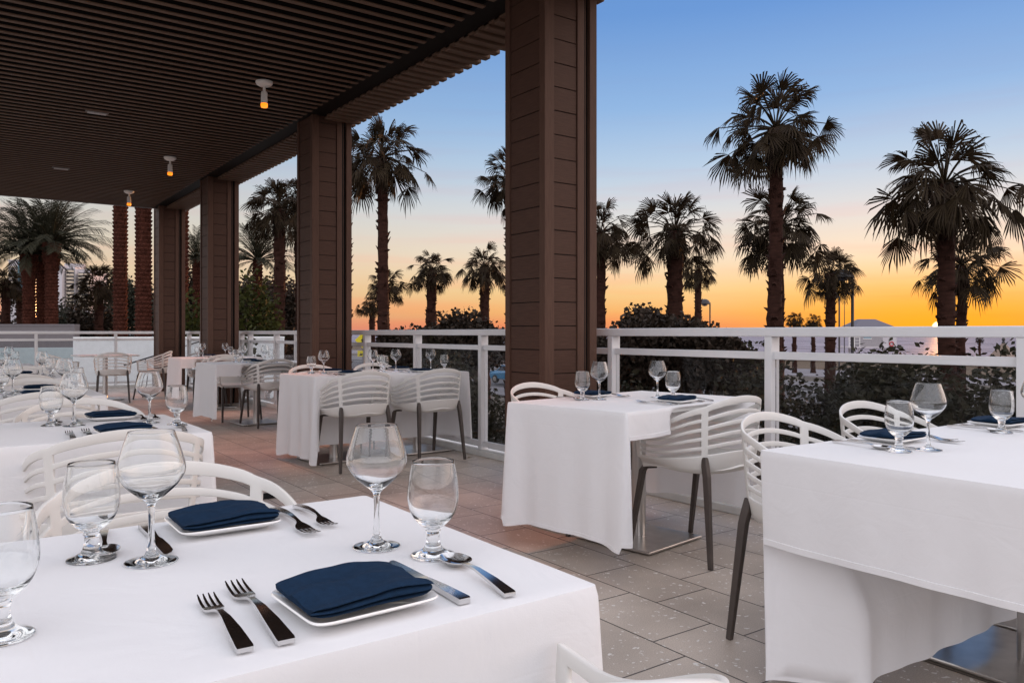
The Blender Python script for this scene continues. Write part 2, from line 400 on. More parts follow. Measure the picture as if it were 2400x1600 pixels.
railing('glass_railing', [-1.1, .22, 1.54, 2.885, 4.24, 5.96, 7.18, 8.38, 9.6, 10.6, 11.43, 12.66, 13.12, 14.35, 15.6, 16.55], -3.0, 17.545, 'y', RX, 'white metal railing with glass panels along the seaward terrace edge')
FY = 17.6
railing('glass_railing', [-5.2, -3.9, -2.6, -1.2, .12, 1.42, 2.80], -6.5, 3.90, 'x', FY, 'grey-white glass-panelled railing across the far end of the terrace')
cb = G().box((RX - .075, -3, .0), (RX + .075, 17.5, .05)).build('curb', CURB, bevel=.006); tag(cb, 'low white curb under the seaward glass railing', 'curb')
cb = G().box((-6.5, FY - .07, .0), (RX - .08, FY + .07, .05)).build('curb', CURB, bevel=.006); tag(cb, 'low white curb under the railing at the far end', 'curb')

# ------------------------------------------------------------------ chair
def crom(pts, n):
    out = []; m = len(pts)
    for i in range(m - 1):
        p0 = Vector(pts[max(i - 1, 0)]); p1 = Vector(pts[i]); p2 = Vector(pts[i + 1]); p3 = Vector(pts[min(i + 2, m - 1)])
        for k in range(n):
            t = k / n
            out.append(.5 * ((2 * p1) + (p2 - p0) * t + (2 * p0 - 5 * p1 + 4 * p2 - p3) * t * t + (3 * p1 - p0 - 3 * p2 + p3) * t ** 3))
    out.append(Vector(pts[-1])); return out
half = [(0, -.282), (.12, -.272), (.213, -.225), (.258, -.13), (.272, .02), (.262, .185)]
cur = crom([(-.12, -.272)] + half, 24)[24:]
al = [0]
for p, q in zip(cur, cur[1:]): al.append(al[-1] + (q - p).length)
AL = al[-1]
def plan(s):
    a = abs(s) * AL
    for i in range(len(al) - 1):
        if al[i + 1] >= a:
            t = (a - al[i]) / max(1e-9, al[i + 1] - al[i]); p = cur[i].lerp(cur[i + 1], t); break
    else: p = cur[-1]
    return Vector((p.x * (1 if s >= 0 else -1), p.y))
ia = min(range(len(cur)), key=lambda i: (cur[i] - Vector((.213, -.225))).length); SR = al[ia] / AL
def make_chair():
    root = empty('slatted_armchair')
    gaps = [.055, .165, .235, .345, .415, .525, .595, .705, .775, .880]
    hw = .016 / AL; arm_in = 1 - .03 / AL
    ss = set([0.0, 1.0, -1.0])
    N = 44
    for i in range(-N, N + 1): ss.add(round(i / N, 5))
    for e in (SR - hw, SR + hw, arm_in):
        for sg in (1, -1):
            for x in list(ss):
                if abs(x - sg * e) < .4 / N: ss.discard(x)
            ss.add(sg * e)
    ss = sorted(ss)
    def top(a): return lerp(.800 - .045 * (a / SR) ** 2 if a < SR else .755, .640, sstep(SR - .06, SR + .52, a))
    def zs(a): return lerp(.520, .478, sstep(.1, .8, a))
    ts = [0]
    for gq in gaps: ts += [gq]
    ts.append(1.0)
    tt = []
    for i in range(len(ts) - 1):
        tt.append((ts[i], i % 2 == 1)); tt.append(((ts[i] + ts[i + 1]) / 2, i % 2 == 1))
    tt.append((1.0, False))
    low = [(1.0, .79, .430), (.66, .86, .437), (.33, .905, .46)]
    rows = []
    for i in range(len(low)):
        w, k, zz = low[i]; rows.append(('L', k, zz))
    for t, _ in tt: rows.append(('S', t, None))
    V = []; F = []
    for rw in rows:
        for s in ss:
            a = abs(s); p = plan(s)
            if rw[0] == 'L':
                k = rw[1]; z = rw[2] + .012 * (1 - a) * 0
                z = lerp(z, z + .012, sstep(.5, 1, a))
            else:
                z = lerp(zs(a), top(a), rw[1]); k = lerp(.935, 1.03, (z - .47) / .33)
            V.append((p.x * k, (p.y + .03) * k - .03, z))
    n = len(ss)
    for r in range(len(rows) - 1):
        for c in range(n - 1):
            sm = abs((ss[c] + ss[c + 1]) / 2)
            solid = sm > arm_in or abs(sm - SR) < hw
            if rows[r][0] == 'S':
                gap = tt[r - len(low)][1]
                if gap and not solid: continue
            F.append((r * n + c, r * n + c + 1, (r + 1) * n + c + 1, (r + 1) * n + c))
    b = G().add(V, F).build('backrest', CHAIR, root)
    so = b.modifiers.new('solid', 'SOLIDIFY'); so.thickness = .0095; so.offset = 0
    bv = b.modifiers.new('bevel', 'BEVEL'); bv.width = .0035; bv.segments = 2; bv.limit_method = 'ANGLE'; bv.angle_limit = R(50)
    bake(b, 45)
    # seat pan
    V = []; F = []; mr, mc = 16, 13
    for i in range(mr + 1):
        a = lerp(.06, 1.0, i / mr); L = plan(-a); Rr = plan(a)
        k = .875
        for j in range(mc + 1):
            t = j / mc; x = lerp(L.x, Rr.x, t) * k; yy = (L.y + .03) * k - .03
            e = (2 * t - 1) ** 2
            yy += .055 * (1 - e) * (i / mr) ** 2
            z = .470 - .020 * (1 - e) * math.sin(PI * min(1, i / mr * 1.05)) - .022 * (i / mr) ** 6
            V.append((x, yy, z))
    for i in range(mr):
        for j in range(mc):
            F.append((i * (mc + 1) + j, i * (mc + 1) + j + 1, (i + 1) * (mc + 1) + j + 1, (i + 1) * (mc + 1) + j))
    st = G().add(V, F).build('seat', CHAIR, root)
    so = st.modifiers.new('solid', 'SOLIDIFY'); so.thickness = .026; so.offset = -1
    bv = st.modifiers.new('bevel', 'BEVEL'); bv.width = .006; bv.segments = 2; bv.limit_method = 'ANGLE'; bv.angle_limit = R(50)
    bake(st, 45)
    for sx in (-1, 1):
        G().tube([(sx * .2005, -.2155, .512), (sx * .203, -.221, .47), (sx * .207, -.232, .42), (sx * .232, -.274, .0)], [.0115, .0150, .0150, .0105], 4, sq=True, up=Vector((0, 1, 0))).build('leg', LEG, root, bevel=.003)
        G().tube([(sx * .165, .115, .425), (sx * .205, .150, .430), (sx * .216, .166, .40), (sx * .240, .235, .0)], [.010, .0155, .0145, .0105], 4, sq=True, up=Vector((0, 1, 0))).build('leg', LEG, root, bevel=.003)
    return tag(root, 'x', 'chair')
chair = Proto(make_chair())
CG = 'white slatted armchairs at the dining tables'

# ------------------------------------------------------------------ tableware
def solid_glass(name, outer, inner, label_cat):
    g = G(); g.lathe(outer + inner, 40)
    return g.mesh(name, GLASS, 60)
def curve_prof(pts, n=5):
    return [(max(0, p.x), p.y) for p in crom([(a, b) for a, b in pts], n)]
wine_o = curve_prof([(.0365, 0), (.0388, .0012), (.0375, .0030), (.022, .0062), (.0105, .0125), (.0062, .024), (.0046, .048), (.0048, .078), (.0075, .092), (.020, .103), (.0365, .118), (.0475, .134), (.0500, .1445), (.0478, .158), (.0415, .180), (.0338, .2025)])
wine_i = curve_prof([(.0331, .2025), (.0408, .180), (.0471, .158), (.0493, .1445), (.0468, .1345), (.0356, .1188), (.018, .106), (.0075, .0995), (0, .098)])
WINE = G().lathe([(0, .0015), (.030, .0012)] + wine_o + [(.03345, .2029)] + wine_i, 44).mesh('wine_glass', GLASS, 60)
wat_o = curve_prof([(.0335, 0), (.0358, .0014), (.0348, .0034), (.024, .0075), (.0150, .014), (.0110, .026), (.0108, .036), (.0125, .041), (.0115, .045), (.020, .0505), (.0335, .066), (.0398, .086), (.0405, .102), (.0385, .124), (.0335, .1515)])
wat_i = curve_prof([(.0327, .1515), (.0377, .124), (.0397, .102), (.0389, .086), (.0324, .067), (.018, .056), (0, .0525)])
WATG = G().lathe([(0, .0016), (.028, .0012)] + wat_o + [(.0331, .1520)] + wat_i, 40).mesh('water_glass', GLASS, 60)

def plate_mesh():
    g = G(); rings = [(.60, 0), (.62, .004 * 0), (.98, .0125), (1.0, .0145), (.985, .0165), (.80, .0095), (.74, .0070), (.0, .0070)]
    W, D, n = .088, .080, 40
    vs = []; fs = []
    for sc_, z in rings:
        if sc_ == 0: continue
        for k in range(n):
            th = 2 * PI * (k + .5) / n; c, s_ = math.cos(th), math.sin(th); e = .22
            x = math.copysign(abs(c) ** e, c) * W; y = math.copysign(abs(s_) ** e, s_) * D
            if sc_ < .9: x, y = x * sc_, y * sc_
            else: x, y = x - math.copysign((1 - sc_) * W, x), y - math.copysign((1 - sc_) * D, y)
            vs.append((x, y, z))
    m = len(vs) // n
    for r in range(m - 1):
        for k in range(n): fs.append((r * n + k, r * n + (k + 1) % n, (r + 1) * n + (k + 1) % n, (r + 1) * n + k))
    fs.append(tuple(range(n - 1, -1, -1))); fs.append(tuple(range((m - 1) * n, m * n)))
    g.add(vs, fs); return g.mesh('plate', PORC, 50)
PLATE = plate_mesh()

def napkin_mesh(seed, soft=1.0):
    r = random.Random(seed)
    sec = crom([(.0, .0), (-.045, .0), (-.066, .002), (-.071, .011), (-.064, .0205), (-.035, .0235), (0, .0255), (.035, .0265), (.060, .0260), (.0695, .0222), (.0660, .0188), (.0580, .0175), (.0655, .0160), (.0705, .0115), (.0640, .0082), (.0560, .0072), (.0640, .0058), (.0680, .0030), (.060, .0004), (.030, 0)], 4)
    n = len(sec); M = 30; vs = []; fs = []
    for i in range(M + 1):
        t = i / M; x = lerp(-.078, .078, t); e = 1 - (abs(2 * t - 1)) ** 10
        for j, p in enumerate(sec):
            y, z = p
            zz = .74 * z * (0.55 + .45 * e) + (1 - e) * .004
            zz *= 1 + soft * (.16 * noise.noise((x * 14 + seed, y * 9, 0)) + .10 * math.sin(x * 40 + seed) * (1 if y > 0 else .4)) * min(1, z / .01)
            if z > .012: zz += soft * .0035 * noise.noise((x * 22, y * 30 + seed, 3)) + soft * .002 * math.sin(y * 70 + x * 25)
            if z > .012: zz += soft * (.0035 * math.cos(y * 2 * PI / .075 + .6 * math.sin(x * 18 + seed)) - .003 * math.exp(-((y + .012 + .05 * x) / .010) ** 2))
            yy = y + soft * .006 * noise.noise((x * 12, seed, 5)) + .0035 * math.sin(t * 5 + seed)
            xx = x + (.0035 * noise.noise((seed, y * 40, z * 60)) if i in (0, M) else 0)
            vs.append((xx, yy * (.97 + .03 * e), zz))
    for i in range(M):
        for j in range(n):
            j2 = (j + 1) % n; fs.append((i * n + j, (i + 1) * n + j, (i + 1) * n + j2, i * n + j2))
    # end caps as layered rolled edges
    for i, sg in ((0, -1), (M, 1)):
        c = len(vs); base = [vs[i * n + j] for j in range(n)]
        cy = sum(p[1] for p in base) / n; cz = sum(p[2] for p in base) / n
        for j in range(n):
            p = base[j]; vs.append((p[0] + sg * .004, p[1] * .97 + cy * .03, cz + (p[2] - cz) * .7))
        for j in range(n):
            j2 = (j + 1) % n; q = (i * n + j, i * n + j2, c + j2, c + j); fs.append(q if sg > 0 else q[::-1])
        fs.append(tuple(range(c, c + n)) if sg > 0 else tuple(range(c + n - 1, c - 1, -1)))
    return G().add(vs, fs).mesh('napkin', NAVY, 55)
NAPK = [napkin_mesh(s, k) for s, k in ((1, .75), (7, .9), (13, .7), (22, .85), (31, 1.0))]

def fork_mesh(k):
    g = G(); T = .0014
    g.strip([(0, .0046, .0088, .0026, 0), (.004, .0052, .0094, .0030, 0), (.05, .0098, .0078, .0026, 0), (.09, .0125, .0052, .0022, 0), (.122, .0115, .0032, .0018, 0), (.135, .0092, .0040, .0016, 0), (.145, .0062, .0100, T, 0), (.153, .0047, .0122, T, 0), (.164, .0040, .0126, T, 0)])
    for x in (-.0105, -.0035, .0035, .0105):
        g.strip([(.1635, .0040, .0020, T, x), (.178, .0044, .0018, T, x), (.194, .0066, .0015, .0012, x * .98), (.205, .0098, .0007, .0008, x * .97)])
    g.v = [(a * (1 + (k - 1) * .5), b * k, c) for a, b, c in g.v]
    return g.mesh('fork', CUT, 35)
def knife_mesh():
    g = G()
    g.strip([(0, .0042, .0082, .0036, 0), (.004, .0046, .0090, .0040, 0), (.06, .0050, .0078, .0036, 0), (.100, .0050, .0056, .0030, 0), (.112, .0048, .0060, .0022, 0), (.122, .0045, .0085, .0012, -.001), (.17, .0042, .0098, .0009, -.0015), (.200, .0040, .0092, .0008, -.0010), (.214, .0038, .0066, .0007, .0012), (.222, .0037, .0022, .0006, .0045)])
    return g.mesh('knife', CUT, 35)
def spoon_mesh():
    g = G()
    g.strip([(0, .0046, .0086, .0026, 0), (.004, .0052, .0090, .0028, 0), (.05, .0098, .0072, .0024, 0), (.10, .0125, .0044, .0020, 0), (.130, .0112, .0030, .0017, 0), (.146, .0088, .0042, .0014, 0)])
    n = 28; rows = [(1.0, .0098), (.93, .0085), (.75, .0048), (.5, .0022), (.25, .0010)]
    def ring(off):
        vs = []
        for k, z in rows:
            for i in range(n):
                th = 2 * PI * i / n; c, s = math.cos(th), math.sin(th)
                vs.append((.0225 * k * c * (1 - .10 * s), .174 + .0335 * k * s, z + off))
        vs.append((0, .172, .0006 + off)); return vs
    m = len(rows); a = ring(.0008); b = ring(-.0006); fs = []
    for r in range(m - 1):
        for i in range(n):
            i2 = (i + 1) % n; q = (r * n + i, r * n + i2, (r + 1) * n + i2, (r + 1) * n + i); fs.append(q); o = len(a); fs.append(tuple(o + x for x in q[::-1]))
    for i in range(n):
        i2 = (i + 1) % n; o = len(a); fs.append(((m - 1) * n + i, (m - 1) * n + i2, m * n)); fs.append((o + m * n, o + (m - 1) * n + i2, o + (m - 1) * n + i)); fs.append((i2, i, o + i, o + i2))
    g.add(a + b, fs); return g.mesh('spoon', CUT, 50)
FORKS, FORKL, KNIFE, SPOON = fork_mesh(1.0), fork_mesh(1.2), knife_mesh(), spoon_mesh()

TZ = .745
jr = random.Random(11)
def put(me, name, cat, label, group, x, y, rz, z=TZ):
    o = link(me, name); o.location = (x, y, z); o.rotation_euler = (0, 0, rz); return tag(o, label, cat, group)
def setting(tbl, ex, ey, side, where, rot=0.0, items='pnwgfFks', wine=(.13, .36), water=(.18, .26), jit=1.0):
    """place setting: (ex, ey) point on the table edge, side -1: guest sits at -y, +1: at +y"""
    base = rot + (0 if side < 0 else PI)
    def W(x, y): c, s = math.cos(base), math.sin(base); return ex + x * c - y * s, ey + x * s + y * c
    j = lambda a: jr.uniform(-a, a) * jit
    tl = 'of the ' + tbl
    def go(me, name, cat, desc, grp, lx, ly, r=0, z=TZ):
        x, y = W(lx, ly); put(me, name, cat, '%s at the %s seat %s' % (desc, where, tl), grp, x, y, base + r, z)
    if 'p' in items: go(PLATE, 'plate', 'plate', 'square white plate', 'square plates on the tables', -.020 + j(.003), .117 + j(.003), j(.05), TZ + .001)
    if 'n' in items: go(jr.choice(NAPK), 'napkin', 'napkin', 'folded navy napkin', 'navy napkins on the plates', -.020 + j(.003), .120 + j(.003), j(.09) + .03 + (PI if side < 0 else 0), TZ + .0165)
    if 'w' in items: go(WINE, 'wine_glass', 'wine glass', 'tall stemmed wine glass', 'empty wine glasses', wine[0], wine[1])
    if 'g' in items: go(WATG, 'water_glass', 'water glass', 'short-stemmed water glass', 'empty water glasses', water[0], water[1])
    if 'f' in items: go(FORKS, 'fork', 'fork', 'short salad fork', 'forks on the tables', -.184 + j(.004), .044, -.05 + j(.03), TZ + .001)
    if 'F' in items: go(FORKL, 'fork', 'fork', 'long dinner fork', 'forks on the tables', -.138 + j(.004), .040, -.04 + j(.03), TZ + .001)
    if 'k' in items: go(KNIFE, 'knife', 'knife', 'steel knife', 'knives on the tables', .100 + j(.003), .038, j(.03), TZ + .001)
    if 's' in items: go(SPOON, 'spoon', 'spoon', 'steel spoon', 'spoons on the tables', .162 + j(.003), .024, -.13 + j(.03), TZ + .001)

# ------------------------------------------------------------------ tables
def cloth(tbl, cx, cy, w, d, rot, drops, seed, amp=1.0, lean={}, dents=(), cb=.030, name='tablecloth'):
    """drops: dict of hem drop for sides S(-y) E(+x) N(+y) W(-x)"""
    r = random.Random(seed); hx, hy = w / 2, d / 2; rad = .010
    per = []   # x, y, nx, ny, drop, corner distance
    def side(name, a, b, nrm, L, prev, nxt, n):
        for i in range(n + 1):
            t = i / n; s = t * L
            D = drops[name]
            e0, e1 = s, L - s; dr = D
            if drops[prev] <= D: dr += -.0 + .03 * math.exp(-(e0 / .12) ** 2)
            if drops[nxt] <= D: dr += .03 * math.exp(-(e1 / .12) ** 2)
            cd = min(e0, e1); lnv = lean.get(name, 0) * sstep(0, .16, cd)
            lx = lerp(a[0], b[0], t)
            for dn, d0, d1, dv in dents:
                if dn == name: lnv = min(lnv, -dv * sstep(d0 - .07, d0 + .02, lx) * (1 - sstep(d1 - .02, d1 + .07, lx)))
            per.append((lerp(a[0], b[0], t), lerp(a[1], b[1], t), nrm[0], nrm[1], dr, cd, lnv))
    def corner(c, a0, da, db):
        for i in range(1, 6):
            th = a0 + (PI / 2) * i / 6; per.append((c[0] + rad * math.cos(th), c[1] + rad * math.sin(th), math.cos(th), math.sin(th), max(da, db) + (.0 if abs(da - db) > .1 else .035), 0, 0))
    x0, x1, y0, y1 = -hx + rad, hx - rad, -hy + rad, hy - rad
    n = int(w / .022); m = int(d / .022)
    side('S', (x0, -hy), (x1, -hy), (0, -1), x1 - x0, 'W', 'E', n)
    corner((x1, y0), -PI / 2, drops['S'], drops['E'])
    side('E', (hx, y0), (hx, y1), (1, 0), y1 - y0, 'S', 'N', m)
    corner((x1, y1), 0, drops['E'], drops['N'])
    side('N', (x1, hy), (x0, hy), (0, 1), x1 - x0, 'E', 'W', n)
    corner((x0, y1), PI / 2, drops['N'], drops['W'])
    side('W', (-hx, y1), (-hx, y0), (-1, 0), y1 - y0, 'N', 'S', m)
    corner((x0, y0), PI, drops['W'], drops['S'])
    # two passes of smoothing of the hem
    dd = [p[4] for p in per]
    N = len(per); RWS = 20; V = []; F = []; ph = r.uniform(0, 9)
    s = 0; arc = [0]
    for i in range(1, N): s += math.hypot(per[i][0] - per[i - 1][0], per[i][1] - per[i - 1][1]); arc.append(s)
    tot = s + .01; kf = max(5, round(tot / .34)); kf2 = round(tot / .19)
    # top rings
    rings = [0.0, .3, .6, .82, .93, .975, 1.0]
    V.append((0, 0, TZ))
    for q in rings[1:]:
        for p in per:
            x, y = p[0] * q, p[1] * q
            V.append((x, y, TZ - .0 + .0009 * noise.noise((x * 9, y * 9, seed)) - (.0015 if q == 1.0 else 0)))
    for k in range(N): F.append((0, 1 + k, 1 + (k + 1) % N))
    for q in range(len(rings) - 2):
        o = 1 + q * N
        for k in range(N): F.append((o + k, o + N + k, o + N + (k + 1) % N, o + (k + 1) % N))
    base = 1 + (len(rings) - 2) * N
    tl = [(rw / RWS) ** 1.25 for rw in range(1, RWS + 1)] + ['h1', 'h2', 'h3']
    for rw, tz_ in enumerate(tl, 1):
        for k, p in enumerate(per):
            dr = dd[k]
            hm = .018 / dr
            tz = tz_ * (1 - hm) if not isinstance(tz_, str) else dict(h1=1 - hm * .96, h2=1 - hm * .5, h3=1.0)[tz_]; t = tz; depth = dr * tz
            hs = .0022 if isinstance(tz_, str) else 0
            fall = min(1.0, depth / .62)
            a = 2 * PI * arc[k] / tot
            wv = (.55 * math.sin(kf * a + ph) + .35 * math.sin(kf2 * a + 2 * ph) + .5 * noise.noise((arc[k] * 2.2, seed * 3.1, 0)))
            cn = math.exp(-(p[5] / .085) ** 2)
            cn2 = math.exp(-((p[5] - .13) / .07) ** 2)
            off = hs + .003 * min(1, depth / .012) + .006 * fall + amp * .014 * fall * wv * (1 - cn) + cn * (cb * fall ** .9) - amp * cn2 * .016 * fall
            off += p[6] * sstep(.0, .75, tz)
            z = TZ - .0015 - depth + .010 * noise.noise((arc[k] * 3, seed, 4)) * t
            V.append((p[0] + p[2] * off, p[1] + p[3] * off, z))
        o = base + (rw - 1) * N
        for k in range(N): F.append((o + k, o + N + k, o + N + (k + 1) % N, o + (k + 1) % N))
    o = G().add(V, F).build(name, CLOTH, smooth=60)
    o.location = (cx, cy, 0); o.rotation_euler = (0, 0, rot)
    return tag(o, 'white linen cloth draped over the ' + tbl, 'tablecloth', 'white tablecloths')
def table(tbl, cx, cy, w, d, rot, bases):
    r = empty('pedestal_table', (cx, cy, 0), rot)
    G().box((-w / 2 + .012, -d / 2 + .012, .715), (w / 2 - .012, d / 2 - .012, TZ - .006)).build('tabletop', TOPM, r, bevel=.004)
    for b in bases:
        G().box((b - .24, -.24, .006), (b + .24, .24, .020)).build('base_plate', STEEL, r, bevel=.004)
        for q in ((-1, -1), (1, -1), (-1, 1), (1, 1)):
            G().lathe([(0, 0), (.02, 0), (.02, .006), (0, .006)], 12, (b + q[0] * .2, q[1] * .2, 0)).build('foot', DARK, r)
        G().lathe([(.038, .020), (.038, .700), (.10, .702), (.10, .714), (0, .714)], 28, (b, 0, 0)).build('pole', STEEL, r, smooth=40)
    return tag(r, 'pedestal table with steel pole, under the cloth of the ' + tbl if tbl[0] != '!' else tbl[1:], 'table', 'steel-footed pedestal tables')
def seat(tbl, x, y, side, where, rot=0.0, dr=0.0):
    chair((x, y, 0), rot + (0 if side < 0 else PI) + dr, label='white slatted armchair at the %s seat of the %s' % (where, tbl), group=CG)

A, B, C, D, E_ = 'front left table', 'second table in the left row', 'third table in the left row', 'fourth table in the left row', 'last table in the left row'
F5, F6, F7, F8, F9 = 'front right table', 'two-seat table beside the nearest pillar', 'four-seat table by the railing', 'small table before the third pillar', 'farthest table by the railing'
# left row
table(A, .15, 1.215, 1.2, .76, 0, [0]); cloth(A, .15, 1.215, 1.2, .76, 0, dict(S=.52, E=.60, N=.30, W=.5), 3)
setting(A, .452, .835, -1, 'near', jit=.6)
setting(A, .392, 1.595, +1, 'far', wine=(.132, .275), water=(.205, .205), jit=.6)
setting(A, -.128, .835, -1, 'near left', items='g')
seat(A, .40, 1.69, +1, 'far'); chair((.372, .705, 0), R(-14), (1, 1, 1.075), label='white slatted armchair at the near seat of the front left table', group=CG)
table(B, .18, 3.315, 1.2, .77, 0, [0]); cloth(B, .18, 3.315, 1.2, .77, 0, dict(S=.52, E=.60, N=.3, W=.5), 4)
setting(B, .53, 2.93, -1, 'near', wine=(.125, .43), water=(.20, .31)); setting(B, .53, 3.70, +1, 'far', wine=(.13, .28), water=(.20, .22))
seat(B, .47, 2.99, -1, 'near'); seat(B, .50, 3.88, +1, 'far')
table(C, .15, 5.38, 1.2, .76, 0, [0]); cloth(C, .15, 5.38, 1.2, .76, 0, dict(S=.52, E=.60, N=.3, W=.5), 5)
setting(C, .45, 5.0, -1, 'near'); setting(C, .45, 5.76, +1, 'far')
seat(C, .43, 4.98, -1, 'near'); seat(C, .48, 5.92, +1, 'far')
table(D, .20, 7.53, 1.2, .76, 0, [0]); cloth(D, .20, 7.53, 1.2, .76, 0, dict(S=.52, E=.60, N=.3, W=.5), 6)
setting(D, .52, 7.15, -1, 'near'); setting(D, .50, 7.91, +1, 'far')
seat(D, .46, 7.10, -1, 'near'); seat(D, .62, 8.10, +1, 'far')
table(E_, .20, 10.4, 1.2, .76, 0, [0]); cloth(E_, .20, 10.4, 1.2, .76, 0, dict(S=.52, E=.60, N=.3, W=.5), 7)
setting(E_, .45, 10.02, -1, 'near'); setting(E_, .45, 10.78, +1, 'far')
# right row
table(F5, 2.76, 1.12, 1.5, .76, R(-1), [.15, .66]); cloth(F5, 2.76, 1.12, 1.5, .76, R(-1), dict(S=.50, E=.5, N=.67, W=.285), 8, .8, dict(N=-.25), (), -.025)
setting(F5, 2.50, 1.49, +1, 'far left', R(-1), wine=(.075, .285), water=(.175, .25)); setting(F5, 3.24, 1.48, +1, 'far right', R(-1), wine=(.10, .30), water=(.185, .22))
seat(F5, 2.55, 1.60, +1, 'far left', dr=R(6)); seat(F5, 3.28, 1.66, +1, 'far right')
R6 = R(9)
table(F6, 2.985, 3.03, 1.16, .76, R6, [.03]); cloth(F6, 2.985, 3.03, 1.16, .76, R6, dict(S=.125, E=.60, N=.12, W=.60), 9, 1.0, {}, [('S', -.17, .41, .30)])
def loc6(x, y): c, s = math.cos(R6), math.sin(R6); return 2.985 + x * c - y * s, 3.03 + x * s + y * c
e = loc6(.02, -.38); setting(F6, e[0], e[1], -1, 'near', R6, wine=(.17, .37), water=(.11, .23))
e = loc6(-.06, .38); setting(F6, e[0], e[1], +1, 'far', R6, wine=(.08, .25), water=(.16, .20))
seat(F6, 3.11, 2.72, -1, 'near', dr=R(2)); seat(F6, 2.94, 3.56, +1, 'far', R6)
table(F7, 3.17, 6.50, 1.52, .72, R(2.5), [-.42, .42]); cloth(F7, 3.17, 6.50, 1.52, .72, R(2.5), dict(S=.60, E=.62, N=.4, W=.68), 10, 2.0, dict(S=-.27))
setting(F7, 2.82, 6.13, -1, 'near left', wine=(.30, .35), water=(.36, .25)); setting(F7, 3.52, 6.16, -1, 'near right', wine=(.24, .40), water=(.30, .25))
setting(F7, 2.80, 6.84, +1, 'far left', wine=(.12, .30), water=(.20, .22)); setting(F7, 3.50, 6.88, +1, 'far right', wine=(.10, .30), water=(.20, .20))
seat(F7, 2.74, 6.06, -1, 'near left'); seat(F7, 3.43, 6.08, -1, 'near right', dr=R(3)); seat(F7, 2.84, 6.98, +1, 'far left'); seat(F7, 3.50, 7.0, +1, 'far right')
table(F8, 3.08, 9.62, 1.2, .76, R(2), [0]); cloth(F8, 3.08, 9.62, 1.2, .76, R(2), dict(S=.14, E=.60, N=.12, W=.62), 11, 1.0, {}, [('S', -.25, .35, .30)])
setting(F8, 3.05, 9.24, -1, 'near'); setting(F8, 3.05, 10.0, +1, 'far')
seat(F8, 3.13, 9.36, -1, 'near', dr=R(5)); seat(F8, 3.0, 10.15, +1, 'far')
table(F9, 3.25, 12.02, 1.15, .76, 0, [0]); cloth(F9, 3.25, 12.02, 1.15, .76, 0, dict(S=.14, E=.60, N=.12, W=.60), 12, 1.0, {}, [('S', -.33, .25, .30)])
setting(F9, 3.25, 11.64, -1, 'near'); setting(F9, 3.20, 12.40, +1, 'far')
seat(F9, 3.20, 11.66, -1, 'near'); seat(F9, 3.25, 12.55, +1, 'far')
# bare table at the far end with three chairs
table('!bare grey pedestal table among chairs at the far end of the terrace', 2.15, 14.5, .9, .76, R(4), [0])
chair((2.18, 13.95, 0), R(-8), label='white armchair with its back turned, pushed to the bare far table', group=CG)
chair((1.50, 14.55, 0), R(-70), label='white armchair at the left end of the bare far table', group=CG)
chair((2.85, 14.35, 0), R(62), label='white armchair at the pillar end of the bare far table', group=CG)
# dark floor drain
dg = G().box((-.09, -.09, .0), (.09, .09, .004)); 
for k in range(6): dg.box((-.075, -.07 + k * .026, .004), (.075, -.058 + k * .026, .007))
dr = dg.build('floor_drain', DARK); dr.location = (1.72, 5.28, .002); tag(dr, 'dark square drain cover set in the paving', 'drain')
# a fallen leaf by the railing
lf = G(); pts = [(-.03, 0, .004), (-.01, .014, .010), (.02, .010, .006), (.04, 0, .012), (.02, -.012, .010), (-.01, -.012, .004)]
lf.add(pts + [(0, 0, .002)], [(0, 6, 1), (1, 6, 2), (2, 6, 3), (3, 6, 4), (4, 6, 5), (5, 6, 0)]); o = lf.build('fallen_leaf', STRAW); o.location = (3.74, 5.84, .003); tag(o, 'small dry leaf on the pavers by a chair leg', 'leaf')

# ------------------------------------------------------------------ ground, road, beach, sea
GZ = -3.0
o = G().box((-400, -400, GZ - 1), (82, 700, GZ)).build('ground', SOIL); tag(o, kind='structure')
o = G().box((78, -400, GZ - .9), (134, 700, GZ + .004)).build('beach', SAND); tag(o, kind='structure')
o = G().box((33, -300, GZ - .5), (50, 600, GZ + .006)).build('road', ASPH); tag(o, kind='structure')
ln = G()
for yy in range(-40, 200, 9): ln.box((41.4, yy, GZ + .006), (41.55, yy + 3.2, GZ + .010))
ln.box((49.2, -200, GZ + .006), (49.35, 400, GZ + .010)); ln.box((33.6, -200, GZ + .006), (33.75, 400, GZ + .010))
o = ln.build('road_marking', mat('road_paint', (.55, .55, .52), .8)); tag(o, kind='structure')
for nm, xa, xb in (('pavement', 50.0, 58.0), ('pavement', 29.0, 33.0)):
    o = G().box((xa, -300, GZ - .5), (xb, 600, GZ + .13)).build(nm, PAVE); tag(o, kind='structure')
o = G().box((66, -300, GZ - .5), (79, 600, GZ + .05)).build('pavement', SAND); tag(o, kind='structure')
S = G(); n = 96
S.add([(9000 * math.cos(2 * PI * k / n), 9000 * math.sin(2 * PI * k / n), 0) for k in range(n)], [tuple(range(n))])
sea = G().add([(128, -9000, GZ - .25), (14000, -14000, GZ - .25), (14000, 30000, GZ - .25), (128, 30000, GZ - .25)], [(0, 1, 2, 3)]).build('sea', WATER); tag(sea, kind='structure')
wl = G().box((79.6, -60, GZ), (80.0, 240, GZ + .95)); wl.box((79.5, -60, GZ + .95), (80.1, 240, GZ + 1.05)); o = wl.build('beach_wall', CREAM); tag(o, 'long low cream wall between the planted verge and the sand', 'wall')
def wlight():
    r = empty('wall_lamp'); G().box((-.22, -.22, -.1), (.22, .22, .75)).build('pier', CREAM, r, bevel=.02); G().lathe([(0, .75), (.16, .76), (.20, .95), (.15, 1.12), (0, 1.16)], 16).build('lantern', AMBER, r, smooth=50)
    return tag(r, 'x', 'lamp')
wlp = Proto(wlight())
